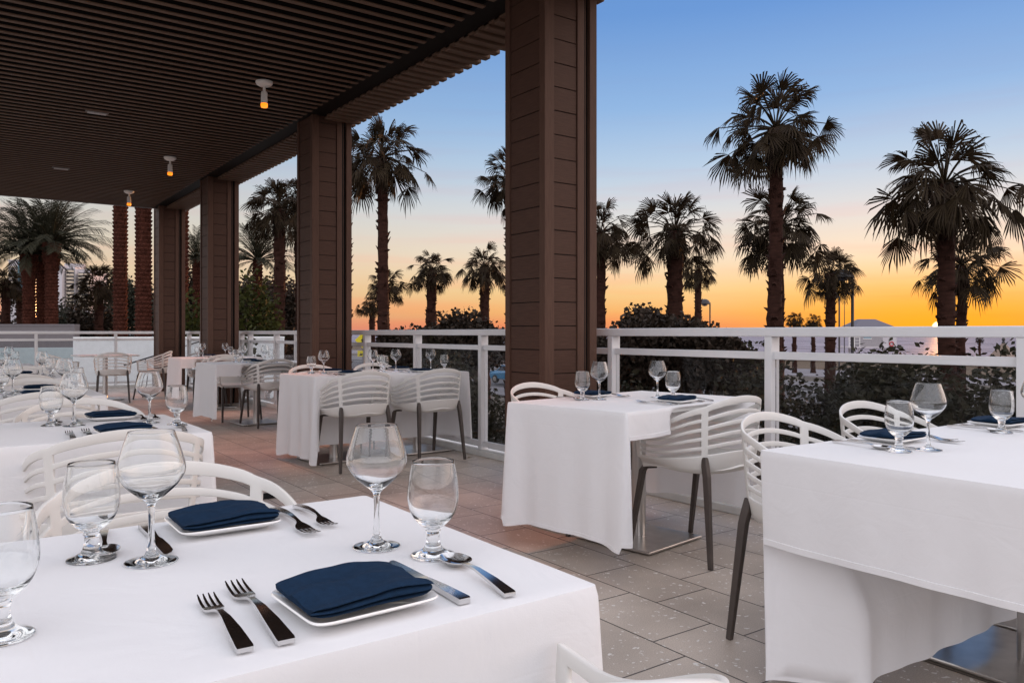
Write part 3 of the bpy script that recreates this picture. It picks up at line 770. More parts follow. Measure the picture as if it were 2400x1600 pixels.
for u, d, w in ((942, 118, 'seen past the tall palm trunk'), (1770, 97, 'above the tufts of dry grass'), (1893, 90, 'right of the thick railing post'), (2047, 84, 'over the dark hedge, middle of three'), (2270, 81, 'over the dark hedge toward the right end')):
    p = at(u, d); wlp((80.0, p.y + (80 - p.x) * .3, GZ + .5) if False else (p.x, p.y, GZ + .35), label='glowing amber lantern on the beach wall, %s' % w, group='amber lanterns on the beach wall')

# ------------------------------------------------------------------ plants
def trunk(h, r0, r1, seed, bend=.0, chips=90, flare=1.0, top_r=None, rings=True):
    r = random.Random(seed); g = G(); n = 12; m = max(10, int(h / .22)); path = []; rad = []
    bx, by = r.uniform(-1, 1) * bend, r.uniform(-1, 1) * bend
    for i in range(m + 1):
        t = i / m; path.append((bx * t * t + .05 * noise.noise((t * 3, seed, 0)), by * t * t + .05 * noise.noise((t * 3, seed, 7)), h * t))
        q = lerp(r0, r1, t) * (1 + .35 * flare * math.exp(-t * h / .5)) * (1 + r.uniform(-.07, .09))
        if top_r: q = lerp(q, top_r, sstep(.80, .9, t))
        rad.append(q)
    vs = []; fs = []
    for i, p in enumerate(path):
        for k in range(n):
            th = 2 * PI * k / n + .3 * (i % 2); q = rad[i] * (1 + r.uniform(-.09, .09)); vs.append((p[0] + q * math.cos(th), p[1] + q * math.sin(th), p[2]))
    for i in range(m):
        for k in range(n): k2 = (k + 1) % n; fs.append((i * n + k, i * n + k2, (i + 1) * n + k2, (i + 1) * n + k))
    g.add(vs, fs)
    for c in range(chips):      # old leaf boots
        t = r.random() ** .8; i = min(m - 1, int(t * m)); p = Vector(path[i]); th = r.uniform(0, 2 * PI); d = Vector((math.cos(th), math.sin(th), 0)); s = Vector((-d.y, d.x, 0))
        q = rad[i]; w = q * r.uniform(.25, .5); L = r.uniform(.10, .24); b0 = p + d * q * .85; e = p + d * (q + L * .45) + Vector((0, 0, L * r.uniform(-.2, 1)))
        g.add([b0 - s * w - Vector((0, 0, .06)), b0 + s * w - Vector((0, 0, .06)), e + s * w * .5, e - s * w * .5, b0 + s * w + Vector((0, 0, .05)), b0 - s * w + Vector((0, 0, .05))], [(0, 1, 2, 3), (3, 2, 4, 5), (0, 3, 5), (1, 4, 2)])
    return g, Vector(path[-1])
def boot_trunk(h, r0, seed, bulge=1.0):
    """date palm trunk with regular rows of cut leaf bases, swelling under the crown"""
    r = random.Random(seed); g = G(); n = 16; m = int(h / .16); vs = []; fs = []
    def rad(z): return r0 * (1 + .12 * math.exp(-z / .6)) * lerp(1, 1 + .45 * bulge, sstep(h - 1.5, h - .7, z))
    for i in range(m + 1):
        z = h * i / m
        for k in range(n): q = rad(z); th = 2 * PI * k / n; vs.append((q * math.cos(th), q * math.sin(th), z))
    for i in range(m):
        for k in range(n): k2 = (k + 1) % n; fs.append((i * n + k, i * n + k2, (i + 1) * n + k2, (i + 1) * n + k))
    g.add(vs, fs); nb = 11
    for i in range(m):
        z = h * (i + .3) / m
        for k in range(nb):
            th = 2 * PI * (k + .5 * (i % 2)) / nb + r.uniform(-.05, .05); d = Vector((math.cos(th), math.sin(th), 0)); s = Vector((-d.y, d.x, 0)); q = rad(z); w = q * .27
            p = Vector((0, 0, z)) + d * q * .97; e = Vector((0, 0, z + .11)) + d * (q * 1.0 + r.uniform(.035, .075)); u = Vector((0, 0, z + .16)) + d * q * .98
            g.add([p - s * w, p + s * w, e + s * w * .7, e - s * w * .7, u + s * w * .6, u - s * w * .6], [(0, 1, 2, 3), (3, 2, 4, 5), (0, 3, 5), (1, 4, 2)])
    return g
def fan_crown(seed, nl=44, pet=1.12, rad=.70, lowest=-42, segs=22):
    r = random.Random(seed); g = G()
    for i in range(nl):
        f = i / nl; el = R(lerp(80, lowest, f ** .8) + r.uniform(-12, 12)); az = i * 2.399963 + r.uniform(-.5, .5)
        d = Vector((math.cos(el) * math.cos(az), math.cos(el) * math.sin(az), math.sin(el)))
        L = pet * r.uniform(.48, 1.2) * (.70 + .35 * math.cos(el)); droop = r.uniform(.12, .34) * L * math.cos(el)
        path = [Vector((0, 0, 0)), d * L * .5 + Vector((0, 0, -.1 * droop)), d * L + Vector((0, 0, -droop))]
        g.tube(path, [.024, .016, .011], 4, cap=False)
        hor = Vector((math.cos(az), math.sin(az), 0))
        ax = (path[2] - path[1]).normalized(); ax = (ax + Vector((0, 0, -1)) * (.15 + .75 * f * r.uniform(.6, 1.2)) * math.cos(el * .8)).normalized()
        side = ax.cross(Vector((0, 0, 1)))
        if side.length < .12: side = Vector((math.cos(az + 1.57), math.sin(az + 1.57), 0))
        side.normalize(); roll = r.gauss(0, .75); side = (side * math.cos(roll) + side.cross(ax) * math.sin(roll)).normalized(); nrm = side.cross(ax)
        if nrm.z < 0: nrm = -nrm
        base = path[2]; Rb = rad * r.uniform(.72, 1.18); fold = r.uniform(.15, .75); dr = r.uniform(.10, .42); span = r.uniform(1.25, 1.7)
        fn = []
        for j in range(segs + 1):
            a = lerp(-span, span, j / segs); q = ax * math.cos(a) + side * math.sin(a) - nrm * fold * abs(math.sin(a)); fn.append(q.normalized())
        for j in range(segs):
            t = abs(2 * (j + .5) / segs - 1)
            if r.random() < .14: continue
            dm = (fn[j] + fn[j + 1]).normalized(); rl = Rb * (1 - .30 * t * t) * r.uniform(.8, 1.1); mid = rl * r.uniform(.30, .42)
            m0 = base + fn[j] * mid; m1 = base + fn[j + 1] * mid; mc = base + dm * mid + nrm * .02
            s_ = (m1 - m0).normalized(); w = s_ * (.026 * Rb); dn = Vector((0, 0, -1)) * rl
            q = base + dm * rl * .78 + dn * dr * .32; tp = base + dm * rl * r.uniform(.88, 1.02) + dn * dr * r.uniform(.6, 1.5) + s_ * r.uniform(-.05, .05)
            g.add([base, m0, mc, m1, q - w, q + w, tp], [(0, 1, 2), (0, 2, 3), (1, 4, 2), (2, 4, 5), (2, 5, 3), (4, 6, 5)])
    return g
def thatch(seed, h=1.0, rr=.42, n=260):
    r = random.Random(seed); g = G()
    for i in range(n):
        th = r.uniform(0, 2 * PI); z = -r.random() * h; q = rr * (.55 + .45 * (1 + z / h)) * r.uniform(.7, 1.1); L = r.uniform(.25, .55); p = Vector((q * math.cos(th), q * math.sin(th), z)); s = Vector((-math.sin(th), math.cos(th), 0)) * r.uniform(.02, .05)
        e = p + Vector((math.cos(th) * r.uniform(-.05, .12), math.sin(th) * r.uniform(-.05, .12), -L)); g.add([p - s, p + s, e + s * .3, e - s * .3], [(0, 1, 2, 3)])
    return g
def date_crown(seed, nf=56, L=2.6, pairs=34):
    r = random.Random(seed); g = G()
    for i in range(nf):
        f = i / nf; el = R(lerp(86, 2, f ** .9) + r.uniform(-6, 6)); az = i * 2.399963 + r.uniform(-.2, .2); ln = L * r.uniform(.85, 1.08)
        h = Vector((math.cos(az), math.sin(az), 0)); p = Vector((0, 0, 0)); path = [p.copy()]; e = el; K = 9; step = ln / K
        for k in range(K):
            e -= R(2.2 + 4.6 * k / K) * (.7 + .6 * math.cos(el)); p = p + (h * math.cos(e) + Vector((0, 0, math.sin(e)))) * step; path.append(p.copy())
        g.tube(path, [.03 * (1 - k / (K + 1)) + .004 for k in range(K + 1)], 4, cap=False)
        side = Vector((-h.y, h.x, 0)); tw = r.uniform(-.5, .5)
        for j in range(pairs):
            t = .14 + .86 * (j + r.uniform(0, .8)) / pairs; x = t * K; k = min(K - 1, int(x)); q = path[k].lerp(path[k + 1], x - k); tg = (path[k + 1] - path[k]).normalized(); up = side.cross(tg)
            ll = .50 * math.sin(PI * min(1, .22 + .78 * (1 - t) + .12)) * r.uniform(.8, 1.1) * ln / 2.6 + .10
            for sg in (1, -1):
                sd = (side * sg * math.cos(tw * sg) + up * (.35 + math.sin(tw))).normalized(); d = (tg * .85 + sd * .75 + Vector((0, 0, r.uniform(-.15, .05)))).normalized(); w = d.cross(up).normalized() * .016
                e1 = q + d * ll * .6; e2 = q + d * ll + Vector((0, 0, -.08 * ll)); g.add([q - w * .5, q + w * .5, e1 + w, e1 - w, e2], [(0, 1, 2, 3), (3, 2, 4)])
    return g
FANS = [fan_crown(s, 64 - 4 * (s % 3)).mesh('crown', FAN) for s in (2, 5, 9, 14)]
SKTS = [thatch(s).mesh('dead_skirt', SKIRT) for s in (1, 2)]
DATES = [date_crown(s).mesh('crown', DATE) for s in (3, 8)]
def fan_palm(u, d, vtop, wpx, seed, label, trunk_px=None, skirt=True, lean=0.0, r=None, short=False):
    """u: column of crown centre, d: distance, vtop: image row of the crown top, wpx: crown width in px"""
    p = at(u, d); wid = wpx / FPX * d; sc_ = wid / 3.05; cz = zat(vtop, d) - 1.42 * sc_; H = cz - GZ
    root = empty('fan_palm', (p.x, p.y, GZ)); rr = r if r else .19
    g, top = trunk(H, rr * 1.12, rr * .92, seed, lean, int(H * 16)); t = g.build('trunk', TRUNK, root, smooth=70)
    c = link(FANS[seed % 4], 'crown', root); c.location = (top.x, top.y, H); c.scale = (sc_,) * 3; c.rotation_euler = (0, 0, seed * 1.3)
    if skirt:
        s = link(SKTS[seed % 2], 'dead_skirt', root); s.location = (top.x, top.y, H - .05); s.scale = (sc_ * .8,) * 3; s.rotation_euler = (0, 0, seed * 2.1)
    return tag(root, label, 'palm tree', 'fan palms beyond the railing')
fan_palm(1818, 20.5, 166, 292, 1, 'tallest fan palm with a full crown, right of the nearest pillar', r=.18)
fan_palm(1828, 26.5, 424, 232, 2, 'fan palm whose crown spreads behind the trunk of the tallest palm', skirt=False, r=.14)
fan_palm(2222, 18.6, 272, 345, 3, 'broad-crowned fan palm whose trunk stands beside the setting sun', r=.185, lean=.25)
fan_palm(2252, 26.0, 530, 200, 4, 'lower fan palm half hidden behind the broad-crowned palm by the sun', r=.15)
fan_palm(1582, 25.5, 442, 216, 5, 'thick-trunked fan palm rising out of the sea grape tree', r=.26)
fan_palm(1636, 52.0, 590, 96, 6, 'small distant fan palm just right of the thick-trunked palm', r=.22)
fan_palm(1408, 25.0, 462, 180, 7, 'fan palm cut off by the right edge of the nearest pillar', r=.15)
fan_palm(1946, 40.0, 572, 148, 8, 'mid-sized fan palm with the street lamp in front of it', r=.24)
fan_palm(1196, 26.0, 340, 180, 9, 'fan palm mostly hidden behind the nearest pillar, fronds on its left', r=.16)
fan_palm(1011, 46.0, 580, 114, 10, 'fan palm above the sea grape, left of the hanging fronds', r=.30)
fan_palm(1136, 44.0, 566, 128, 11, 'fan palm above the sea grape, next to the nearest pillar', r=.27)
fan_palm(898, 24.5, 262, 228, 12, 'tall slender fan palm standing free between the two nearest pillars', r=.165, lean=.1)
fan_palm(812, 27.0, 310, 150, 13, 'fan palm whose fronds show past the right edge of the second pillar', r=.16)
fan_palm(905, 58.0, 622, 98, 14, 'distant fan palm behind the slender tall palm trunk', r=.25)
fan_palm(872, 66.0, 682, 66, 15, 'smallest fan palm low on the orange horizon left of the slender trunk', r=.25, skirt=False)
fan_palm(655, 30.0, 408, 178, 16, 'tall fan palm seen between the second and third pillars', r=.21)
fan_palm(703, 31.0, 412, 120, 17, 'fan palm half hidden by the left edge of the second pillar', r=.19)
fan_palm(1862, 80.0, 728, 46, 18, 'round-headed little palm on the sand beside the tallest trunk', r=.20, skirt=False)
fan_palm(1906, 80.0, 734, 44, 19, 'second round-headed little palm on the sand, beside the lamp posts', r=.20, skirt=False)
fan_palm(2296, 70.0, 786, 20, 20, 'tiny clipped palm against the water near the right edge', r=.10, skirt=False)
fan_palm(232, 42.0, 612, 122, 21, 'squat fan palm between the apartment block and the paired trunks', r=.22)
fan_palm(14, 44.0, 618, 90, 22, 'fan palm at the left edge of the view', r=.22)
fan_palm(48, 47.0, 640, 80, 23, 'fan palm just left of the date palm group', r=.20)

def date_palm(u, d, vtop, wpx, seed, label, r=.27, bulge=1.0, vcrown=None):
    p = at(u, d); wid = wpx / FPX * d; sc_ = wid / 4.1; cz = zat(vtop, d) - 2.15 * sc_; H = cz - GZ
    root = empty('date_palm', (p.x, p.y, GZ)); boot_trunk(H, r, seed, bulge).build('trunk', DTRUNK, root)
    c = link(DATES[seed % 2], 'crown', root); c.location = (0, 0, H); c.scale = (sc_,) * 3; c.rotation_euler = (0, 0, seed * 1.7)
    return tag(root, label, 'palm tree', 'date palms at the end of the terrace')
date_palm(68, 40, 490, 205, 1, 'date palm on the left of the clustered group of three')
date_palm(98, 41.5, 478, 190, 2, 'date palm in the middle of the clustered group of three', .24)
date_palm(121, 39.5, 466, 200, 3, 'date palm on the right of the clustered group, with lit fronds', .27)
date_palm(282, 33, 250, 190, 4, 'thick date palm trunk left of the pair, crown above the roof', .25, 1.1)
date_palm(336, 31, 235, 190, 5, 'thick date palm trunk right of the pair, swelling near the roof', .27, 1.1)
date_palm(424, 30, 330, 170, 6, 'date palm trunk seen in the slit beside the corner pillar', .24)
date_palm(604, 36, 528, 160, 7, 'date palm with upright fronds between the second and third pillars', .16, .4)
date_palm(462, 38, 545, 120, 8, 'date palm in the gap between the corner and third pillars', .16, .4)

def bush(seed, rx, ry, rz, n, leaf, m, blobs=9, stems=5, name='shrub', round_leaf=False, lo=.52, vz=.62, ck=.66):
    """leafy mass of radius rx, ry and height rz with clumps, standing on the ground"""
    r = random.Random(seed); g = G(); bl = []
    for b in range(blobs):
        th = r.uniform(0, 2 * PI); q = r.random() ** .5 * .72; zz = r.uniform(lo, .88)
        bl.append((Vector((rx * q * math.cos(th), ry * q * math.sin(th), rz * zz)), r.uniform(.34, .50)))
    bl.append((Vector((0, 0, rz * ck)), .56))
    for i in range(n):
        c, k = r.choice(bl); d = Vector((r.gauss(0, 1), r.gauss(0, 1), r.gauss(0, 1))).normalized(); q = k * (r.random() ** .38) * (1 + .25 * noise.noise(d * 2.4 + Vector((seed, 0, 0)))) * (1.07 if r.random() < .06 else 1)
        p = c + Vector((d.x * rx * q, d.y * ry * q, d.z * rz * vz * q))
        if p.z < .05: continue
        s = leaf * r.uniform(.6, 1.3); a = Vector((r.gauss(0, 1), r.gauss(0, 1), r.gauss(.2, .7))).normalized(); b = a.cross(Vector((r.gauss(0, 1), r.gauss(0, 1), r.gauss(0, 1)))).normalized()
        w = .48 if round_leaf else .30
        q_ = p + a * (s * .55); b = b * (s * w); k_ = len(g.v); g.v += [p[:], (q_ + b)[:], (p + a * s)[:], (q_ - b)[:]]; g.f.append((k_, k_ + 1, k_ + 2, k_ + 3))
    st = G()
    for i in range(stems):
        c, k = r.choice(bl); e = c; b0 = Vector((r.uniform(-.15, .15) * rx, r.uniform(-.15, .15) * ry, 0)); mid = b0.lerp(e, .5) + Vector((r.uniform(-.2, .2), r.uniform(-.2, .2), .1 * rz))
        st.tube([b0, mid, e], [.07, .05, .02], 6)
    return g.mesh('crown', m), st.mesh('trunk', WOOD, 50)
SPEC = dict(grape=('sea_grape_tree', 'tree', .080, GRAPE, True, 4.6), hedge=('shrub', 'shrub', .075, HEDGE, False, 4.2), lime=('shrub', 'shrub', .17, LIME, False, 2.6), dull=('broadleaf_tree', 'tree', .27, DULL, False, 3.0), dark=('broadleaf_tree', 'tree', .27, GRAPE, False, 3.2))
_bs = [100]
def plant(kind, u, d, vtop, wpx, depth, label, group, rz=0, zb=GZ):
    nm, cat, leaf, m, rl, dens = SPEC[kind]; _bs[0] += 1
    p = at(u, d); rx = wpx / 2 / FPX * d; h = (zat(vtop, d) - zb) / 1.04; dp = rx if depth is None else depth
    area = 4 * rx * h + 4 * rx * dp; n = int(min(21000, dens * area / (leaf * leaf * .55)))
    ms = bush(_bs[0], rx / .95, dp, h, n, leaf, m, 14 if kind == 'grape' else 10, 9, round_leaf=rl, **(dict(lo=.77, vz=.22, ck=.84) if kind == 'grape' else {}))
    r = empty(nm, (p.x, p.y, zb), rz); link(ms[1], 'trunk', r); link(ms[0], 'crown', r); return tag(r, label, cat, group)
SG = 'sea grape trees by the railing'
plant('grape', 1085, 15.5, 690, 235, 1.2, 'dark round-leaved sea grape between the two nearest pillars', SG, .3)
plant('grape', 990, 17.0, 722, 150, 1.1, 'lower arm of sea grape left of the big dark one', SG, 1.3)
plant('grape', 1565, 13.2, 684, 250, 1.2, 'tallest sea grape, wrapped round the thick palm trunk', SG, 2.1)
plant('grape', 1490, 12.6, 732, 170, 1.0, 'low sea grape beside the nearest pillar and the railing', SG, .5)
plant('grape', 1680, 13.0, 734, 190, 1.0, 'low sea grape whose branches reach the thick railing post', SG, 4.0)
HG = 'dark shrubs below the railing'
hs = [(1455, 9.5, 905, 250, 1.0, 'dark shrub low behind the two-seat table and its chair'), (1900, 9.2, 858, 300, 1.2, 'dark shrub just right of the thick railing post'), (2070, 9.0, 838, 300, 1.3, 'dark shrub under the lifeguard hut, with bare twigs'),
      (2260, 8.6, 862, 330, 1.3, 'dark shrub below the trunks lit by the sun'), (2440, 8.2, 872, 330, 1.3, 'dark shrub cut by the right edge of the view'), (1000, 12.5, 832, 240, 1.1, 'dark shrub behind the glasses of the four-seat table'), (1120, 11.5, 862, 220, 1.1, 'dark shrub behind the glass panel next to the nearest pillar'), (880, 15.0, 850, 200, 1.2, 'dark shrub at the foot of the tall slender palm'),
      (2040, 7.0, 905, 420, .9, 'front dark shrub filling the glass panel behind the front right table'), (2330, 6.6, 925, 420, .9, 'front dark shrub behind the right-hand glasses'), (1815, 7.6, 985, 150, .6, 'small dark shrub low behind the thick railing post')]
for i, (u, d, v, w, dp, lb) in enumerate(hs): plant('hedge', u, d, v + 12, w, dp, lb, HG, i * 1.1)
plant('lime', 452, 27, 672, 70, 1.2, 'bright green shrub between the corner and third pillars', 'bright shrubs by the stairs', .4)
plant('lime', 600, 26, 668, 105, 1.3, 'bright-topped green shrub between the second and third pillars', 'bright shrubs by the stairs', 1.9)
plant('lime', 570, 20, 786, 60, .8, 'small green plant low beside the stair railing', 'bright shrubs by the stairs', 2.9)
TG = 'broadleaf trees beyond the terrace end'
tl = [(165, 60, 708, 120, 'grey-green rounded tree in front of the apartment block'), (215, 52, 712, 110, 'dark tree under the squat fan palm'), (300, 58, 640, 150, 'pale-lit tree behind the paired palm trunks'), (390, 60, 650, 110, 'dark tree behind the corner pillar'), (455, 48, 610, 100, 'tall dark tree in the gap beside the corner pillar'), (590, 44, 655, 150, 'dark tree under the upright date palm'), (690, 46, 640, 110, 'dark tree beside the second pillar'), (20, 56, 722, 110, 'low dark tree at the left edge below the fan palms'), (640, 34, 735, 130, 'low dark tree behind the stair railing'), (625, 52, 632, 190, 'broad dark tree filling the gap between the second and third pillars'), (452, 55, 628, 90, 'dark tree behind the bright shrub by the corner pillar'), (120, 66, 730, 200, 'long low dark tree behind the date palm trunks')]
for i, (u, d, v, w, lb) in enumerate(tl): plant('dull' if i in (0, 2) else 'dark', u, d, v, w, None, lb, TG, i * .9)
def tuft(seed):
    r = random.Random(seed); g = G()
    for i in range(240):
        th = r.uniform(0, 2 * PI); p = Vector((r.gauss(0, .16), r.gauss(0, .16), 0)); e = p + Vector((math.cos(th) * r.uniform(.1, .6), math.sin(th) * r.uniform(.1, .6), r.uniform(.6, 1.2))); s = Vector((-math.sin(th), math.cos(th), 0)) * .025; m = p.lerp(e, .55) + Vector((0, 0, .12)); g.add([p - s, p + s, m + s, m - s, e], [(0, 1, 2, 3), (3, 2, 4)])
    o = g.build('grass_tuft', STRAW); return tag(o, 'x', 'grass tuft')
tp = Proto(tuft(4))
for u, d, w, nm in ((1716, 72, 1.5, 'left of three'), (1742, 71, 1.7, 'middle of three'), (1770, 70, 1.6, 'right of three')):
    p = at(u, d); tp((p.x, p.y, GZ + .05), u, w, label='clump of dry straw-coloured grass on the verge, %s' % nm, group='grass tufts on the verge')

# ------------------------------------------------------------------ street furniture and far buildings
def street_lamp():
    r = empty('street_lamp'); G().tube([(0, 0, 0), (0, 0, .5), (0, 0, 6.6)], [.13, .085, .07], 12).build('pole', BLACK, r, smooth=40)
    G().tube([(0, 0, 6.45), (-.25, 0, 6.62), (-.55, 0, 6.66)], .035, 8).build('bracket', BLACK, r, smooth=40)
    G().lathe([(0, .34), (.20, .31), (.40, .20), (.53, .02), (.55, -.06), (.40, -.10), (0, -.12)], 24, (-.52, 0, 6.55)).build('shade', BLACK, r, smooth=50)
    G().lathe([(0, -.13), (.30, -.125), (.20, -.22), (0, -.25)], 18, (-.52, 0, 6.55)).build('bulb_cover', ROOFG, r, smooth=50)
    return tag(r, 'x', 'street lamp')
sl = Proto(street_lamp())
for u, d, vt, lb in ((1998, 40, 630, 'large mushroom-headed street lamp in front of the mid-sized palm'), (1967, 58, 684, 'thinner street lamp left of the large mushroom-headed one'), (1664, 62, 700, 'street lamp poking out of the sea grape tree')):
    p = at(u, d); h = zat(vt, d) - GZ; k = h / 6.9; sl((p.x, p.y, GZ), -R(YAW), (1 if d < 50 else .8, 1 if d < 50 else .8, k), label=lb, group='street lamps along the beach road')
fp_ = G().tube([(0, 0, 0), (0, 0, 9.0)], [.06, .03], 8).build('flag_pole', BLACK); fp_.location = at(1979, 88, GZ); tag(fp_, 'thin bare flag pole between the two lamp posts', 'pole')

def hut():
    r = empty('lifeguard_hut', at(2034, 98, GZ), -R(YAW)); z0 = 2.45
    G().box((-1.6, -1.4, z0), (1.2, 1.4, z0 + 2.4)).build('cabin', mat('grey_hut_wall', (.30, .28, .29), .8, var=.1), r)  # plain mid grey wall with slight random tone
    f = G().box((-1.15, -1.46, z0 + 1.0), (-.25, -1.40, z0 + 2.0)).build('window', BLUEG, r)
    G().box((-1.25, -1.44, z0 + .9), (-.15, -1.405, z0 + 1.0)).build('sill', WHITE, f)
    G().box((1.24, -1.3, z0 - .3), (2.95, 1.2, z0 + 1.35)).build('side_screen', APT, r)
    ring = G(); n = 18
    ring.lathe([(.25 + .07 * math.cos(t * PI / 4), .07 * math.sin(t * PI / 4)) for t in range(8)], 20, closed=True); ring.v = [(x + 2.3, z - 1.36, y + z0 + .3) for x, y, z in ring.v]
    ring.build('life_ring', REDM, r, smooth=60)
    G().add([(-2.5, -2.1, z0 + 2.42), (2.3, -2.1, z0 + 2.42), (2.3, 2.1, z0 + 2.42), (-2.5, 2.1, z0 + 2.42), (-1.1, -.5, z0 + 3.35), (.7, -.5, z0 + 3.35), (.7, .5, z0 + 3.35), (-1.1, .5, z0 + 3.35)],
            [(0, 1, 5, 4), (1, 2, 6, 5), (2, 3, 7, 6), (3, 0, 4, 7), (4, 5, 6, 7), (3, 2, 1, 0)]).build('roof', ROOFG, r)
    d = G(); d.box((-3.1, -1.7, z0 - .2), (2.95, 1.7, z0 - .02)); d.build('deck', APT, r)
    ra = G()
    for x in (-3.05, -2.4, -1.75): ra.box((x, -1.66, z0 - .02), (x + .06, -1.60, z0 + 1.1))
    for z in (.35, .7, 1.08): ra.box((-3.05, -1.655, z0 + z), (-1.7, -1.605, z0 + z + .05))
    ra.build('guard_rail', WHITE, r)
    for x in (-1.7, 2.6):
        for y in (-1.4, 1.4): G().box((x - .1, y - .1, 0), (x + .1, y + .1, z0 - .2)).build('post', APT, r)
    return tag(r, 'white lifeguard hut with dark hipped roof on the beach', 'hut')
hut()
tn = empty('canvas_tent', at(2352, 76, GZ)); n = 4
G().add([(-2.2, -2.2, .9), (2.2, -2.2, .9), (2.2, 2.2, .9), (-2.2, 2.2, .9), (-.1, -.1, 3.1), (.1, -.1, 3.1), (.1, .1, 3.1), (-.1, .1, 3.1), (-.9, -.9, 1.9), (.9, -.9, 1.9), (.9, .9, 1.9), (-.9, .9, 1.9)],
        [(0, 1, 9, 8), (1, 2, 10, 9), (2, 3, 11, 10), (3, 0, 8, 11), (8, 9, 5, 4), (9, 10, 6, 5), (10, 11, 7, 6), (11, 8, 4, 7), (4, 5, 6, 7), (3, 2, 1, 0)]).build('canopy', THATCH, tn)
G().lathe([(.0, 0), (.16, 0), (.16, .12), (.08, .2), (.17, .36), (.1, .52), (0, .6)], 12, (0, 0, 3.1)).build('finial', BLACK, tn, smooth=50)
for q in ((-2, -2), (2, -2), (2, 2), (-2, 2)): G().box((q[0] - .05, q[1] - .05, 0), (q[0] + .05, q[1] + .05, .92)).build('post', BLACK, tn)
tag(tn, 'brown peaked canvas tent with a finial near the right edge', 'tent')

def sign():
    r = empty('crossing_sign', at(851, 46, GZ), -R(YAW)); zc = zat(797, 46) - GZ
    G().tube([(0, .03, 0), (0, .03, zc + .4)], .035, 8).build('pole', ROOFG, r)
    a = .47; G().add([(-a, 0, zc), (0, 0, zc - a), (a, 0, zc), (0, 0, zc + a), (-a, -.012, zc), (0, -.012, zc - a), (a, -.012, zc), (0, -.012, zc + a)], [(0, 3, 2, 1), (4, 5, 6, 7), (0, 1, 5, 4), (1, 2, 6, 5), (2, 3, 7, 6), (3, 0, 4, 7)]).build('sign_plate', YEL, r)
    m = G(); m.lathe([(0, -.05), (.055, -.04), (.055, .04), (0, .05)], 10, (.02, -.02, zc + .22)); m.tube([(.02, -.02, zc + .15), (-.02, -.02, zc - .05)], [.05, .05], 6); m.tube([(-.02, -.02, zc - .05), (.10, -.02, zc - .25)], .03, 6); m.tube([(-.02, -.02, zc - .05), (-.13, -.02, zc - .24)], .03, 6); m.tube([(.02, -.02, zc + .10), (.13, -.02, zc - .04)], .025, 6); m.tube([(.02, -.02, zc + .10), (-.12, -.02, zc - .02)], .025, 6)
    m.build('walking_figure', BLACK, r)
    z2 = zc - .78; G().box((-.32, -.012, z2 - .17), (.32, .0, z2 + .17)).build('arrow_plate', YEL, r)
    ar = G(); ar.tube([(.18, -.018, z2 + .1), (-.10, -.018, z2 - .06)], .025, 6); ar.add([(-.22, -.02, z2 - .13), (-.02, -.02, z2 - .10), (-.12, -.02, z2 + .05)], [(0, 1, 2)]); ar.build('arrow', BLACK, r)
    return tag(r, 'yellow diamond pedestrian crossing sign over an arrow plate, by the second pillar', 'sign')
sign()
def car(paint):
    r = empty('parked_car'); L, W = 4.4, 1.75
    prof = [(-2.2, .35), (-2.2, .75), (-1.95, .92), (-1.2, .98), (-.75, 1.38), (-.3, 1.46), (.7, 1.44), (1.35, 1.02), (2.0, .92), (2.2, .75), (2.2, .35)]
    g = G(); n = len(prof); vs = []
    for y, k in ((-W / 2, 1), (-W / 2 + .06, 1.0), (W / 2 - .06, 1.0), (W / 2, 1)):
        for x, z in prof: vs.append((x * (.985 if abs(y) == W / 2 else 1), y * (1 if z < 1 else .86), z))
    fs = []
    for i in range(3):
        for k in range(n): k2 = (k + 1) % n; fs.append((i * n + k, i * n + k2, (i + 1) * n + k2, (i + 1) * n + k))
    fs += [tuple(range(n - 1, -1, -1)), tuple(range(3 * n, 4 * n))]
    g.add(vs, fs).build('body', paint, r, bevel=.04)
    for sg in (-1, 1):
        y = sg * W / 2 * .90
        G().add([(-.98, y, 1.02), (.05, y, 1.02), (.05, y * .955, 1.36), (-.62, y * .955, 1.36), (-.98, y * 1.02, 1.02), (.05, y * 1.02, 1.02), (.05, y * .98, 1.36), (-.62, y * .98, 1.36)], [(4, 5, 6, 7), (0, 3, 2, 1), (0, 1, 5, 4), (2, 3, 7, 6)]).build('side_window', GLZ, r)
        G().add([(.12, y, 1.02), (1.12, y, 1.02), (.68, y * .955, 1.36), (.12, y * .955, 1.36), (.12, y * 1.02, 1.02), (1.12, y * 1.02, 1.02), (.68, y * .98, 1.36), (.12, y * .98, 1.36)], [(4, 5, 6, 7), (0, 3, 2, 1), (0, 1, 5, 4), (2, 3, 7, 6)]).build('side_window', GLZ, r)
        for x in (-1.35, 1.35):
            w = G().lathe([(0, -.1), (.31, -.1), (.33, -.06), (.33, .06), (.31, .1), (0, .1)], 20); w.v = [(a + x, c + sg * (W / 2 - .06), b + .33) for a, b, c in w.v]; wo = w.build('wheel', RUB, r, smooth=40)
            h = G().lathe([(0, -.03), (.19, -.02), (.19, .02), (0, .03)], 12); h.v = [(a + x, c + sg * (W / 2 + .04), b + .33) for a, b, c in h.v]; h.build('hubcap', STEEL, wo, smooth=40)
        G().box((2.12, sg * .62 - .16, .66), (2.22, sg * .62 + .16, .80)).build('headlight', WHITE, r, bevel=.02)
        G().box((-2.22, sg * .62 - .14, .66), (-2.12, sg * .62 + .14, .82)).build('tail_light', REDM, r, bevel=.02)
    return tag(r, 'x', 'car')
c1 = car(CARP); c1.location = at(1206, 62, GZ + .14); c1.rotation_euler = (0, 0, R(95)); tag(c1, 'blue parked car partly hidden behind the nearest pillar', 'car', 'cars parked along the road')
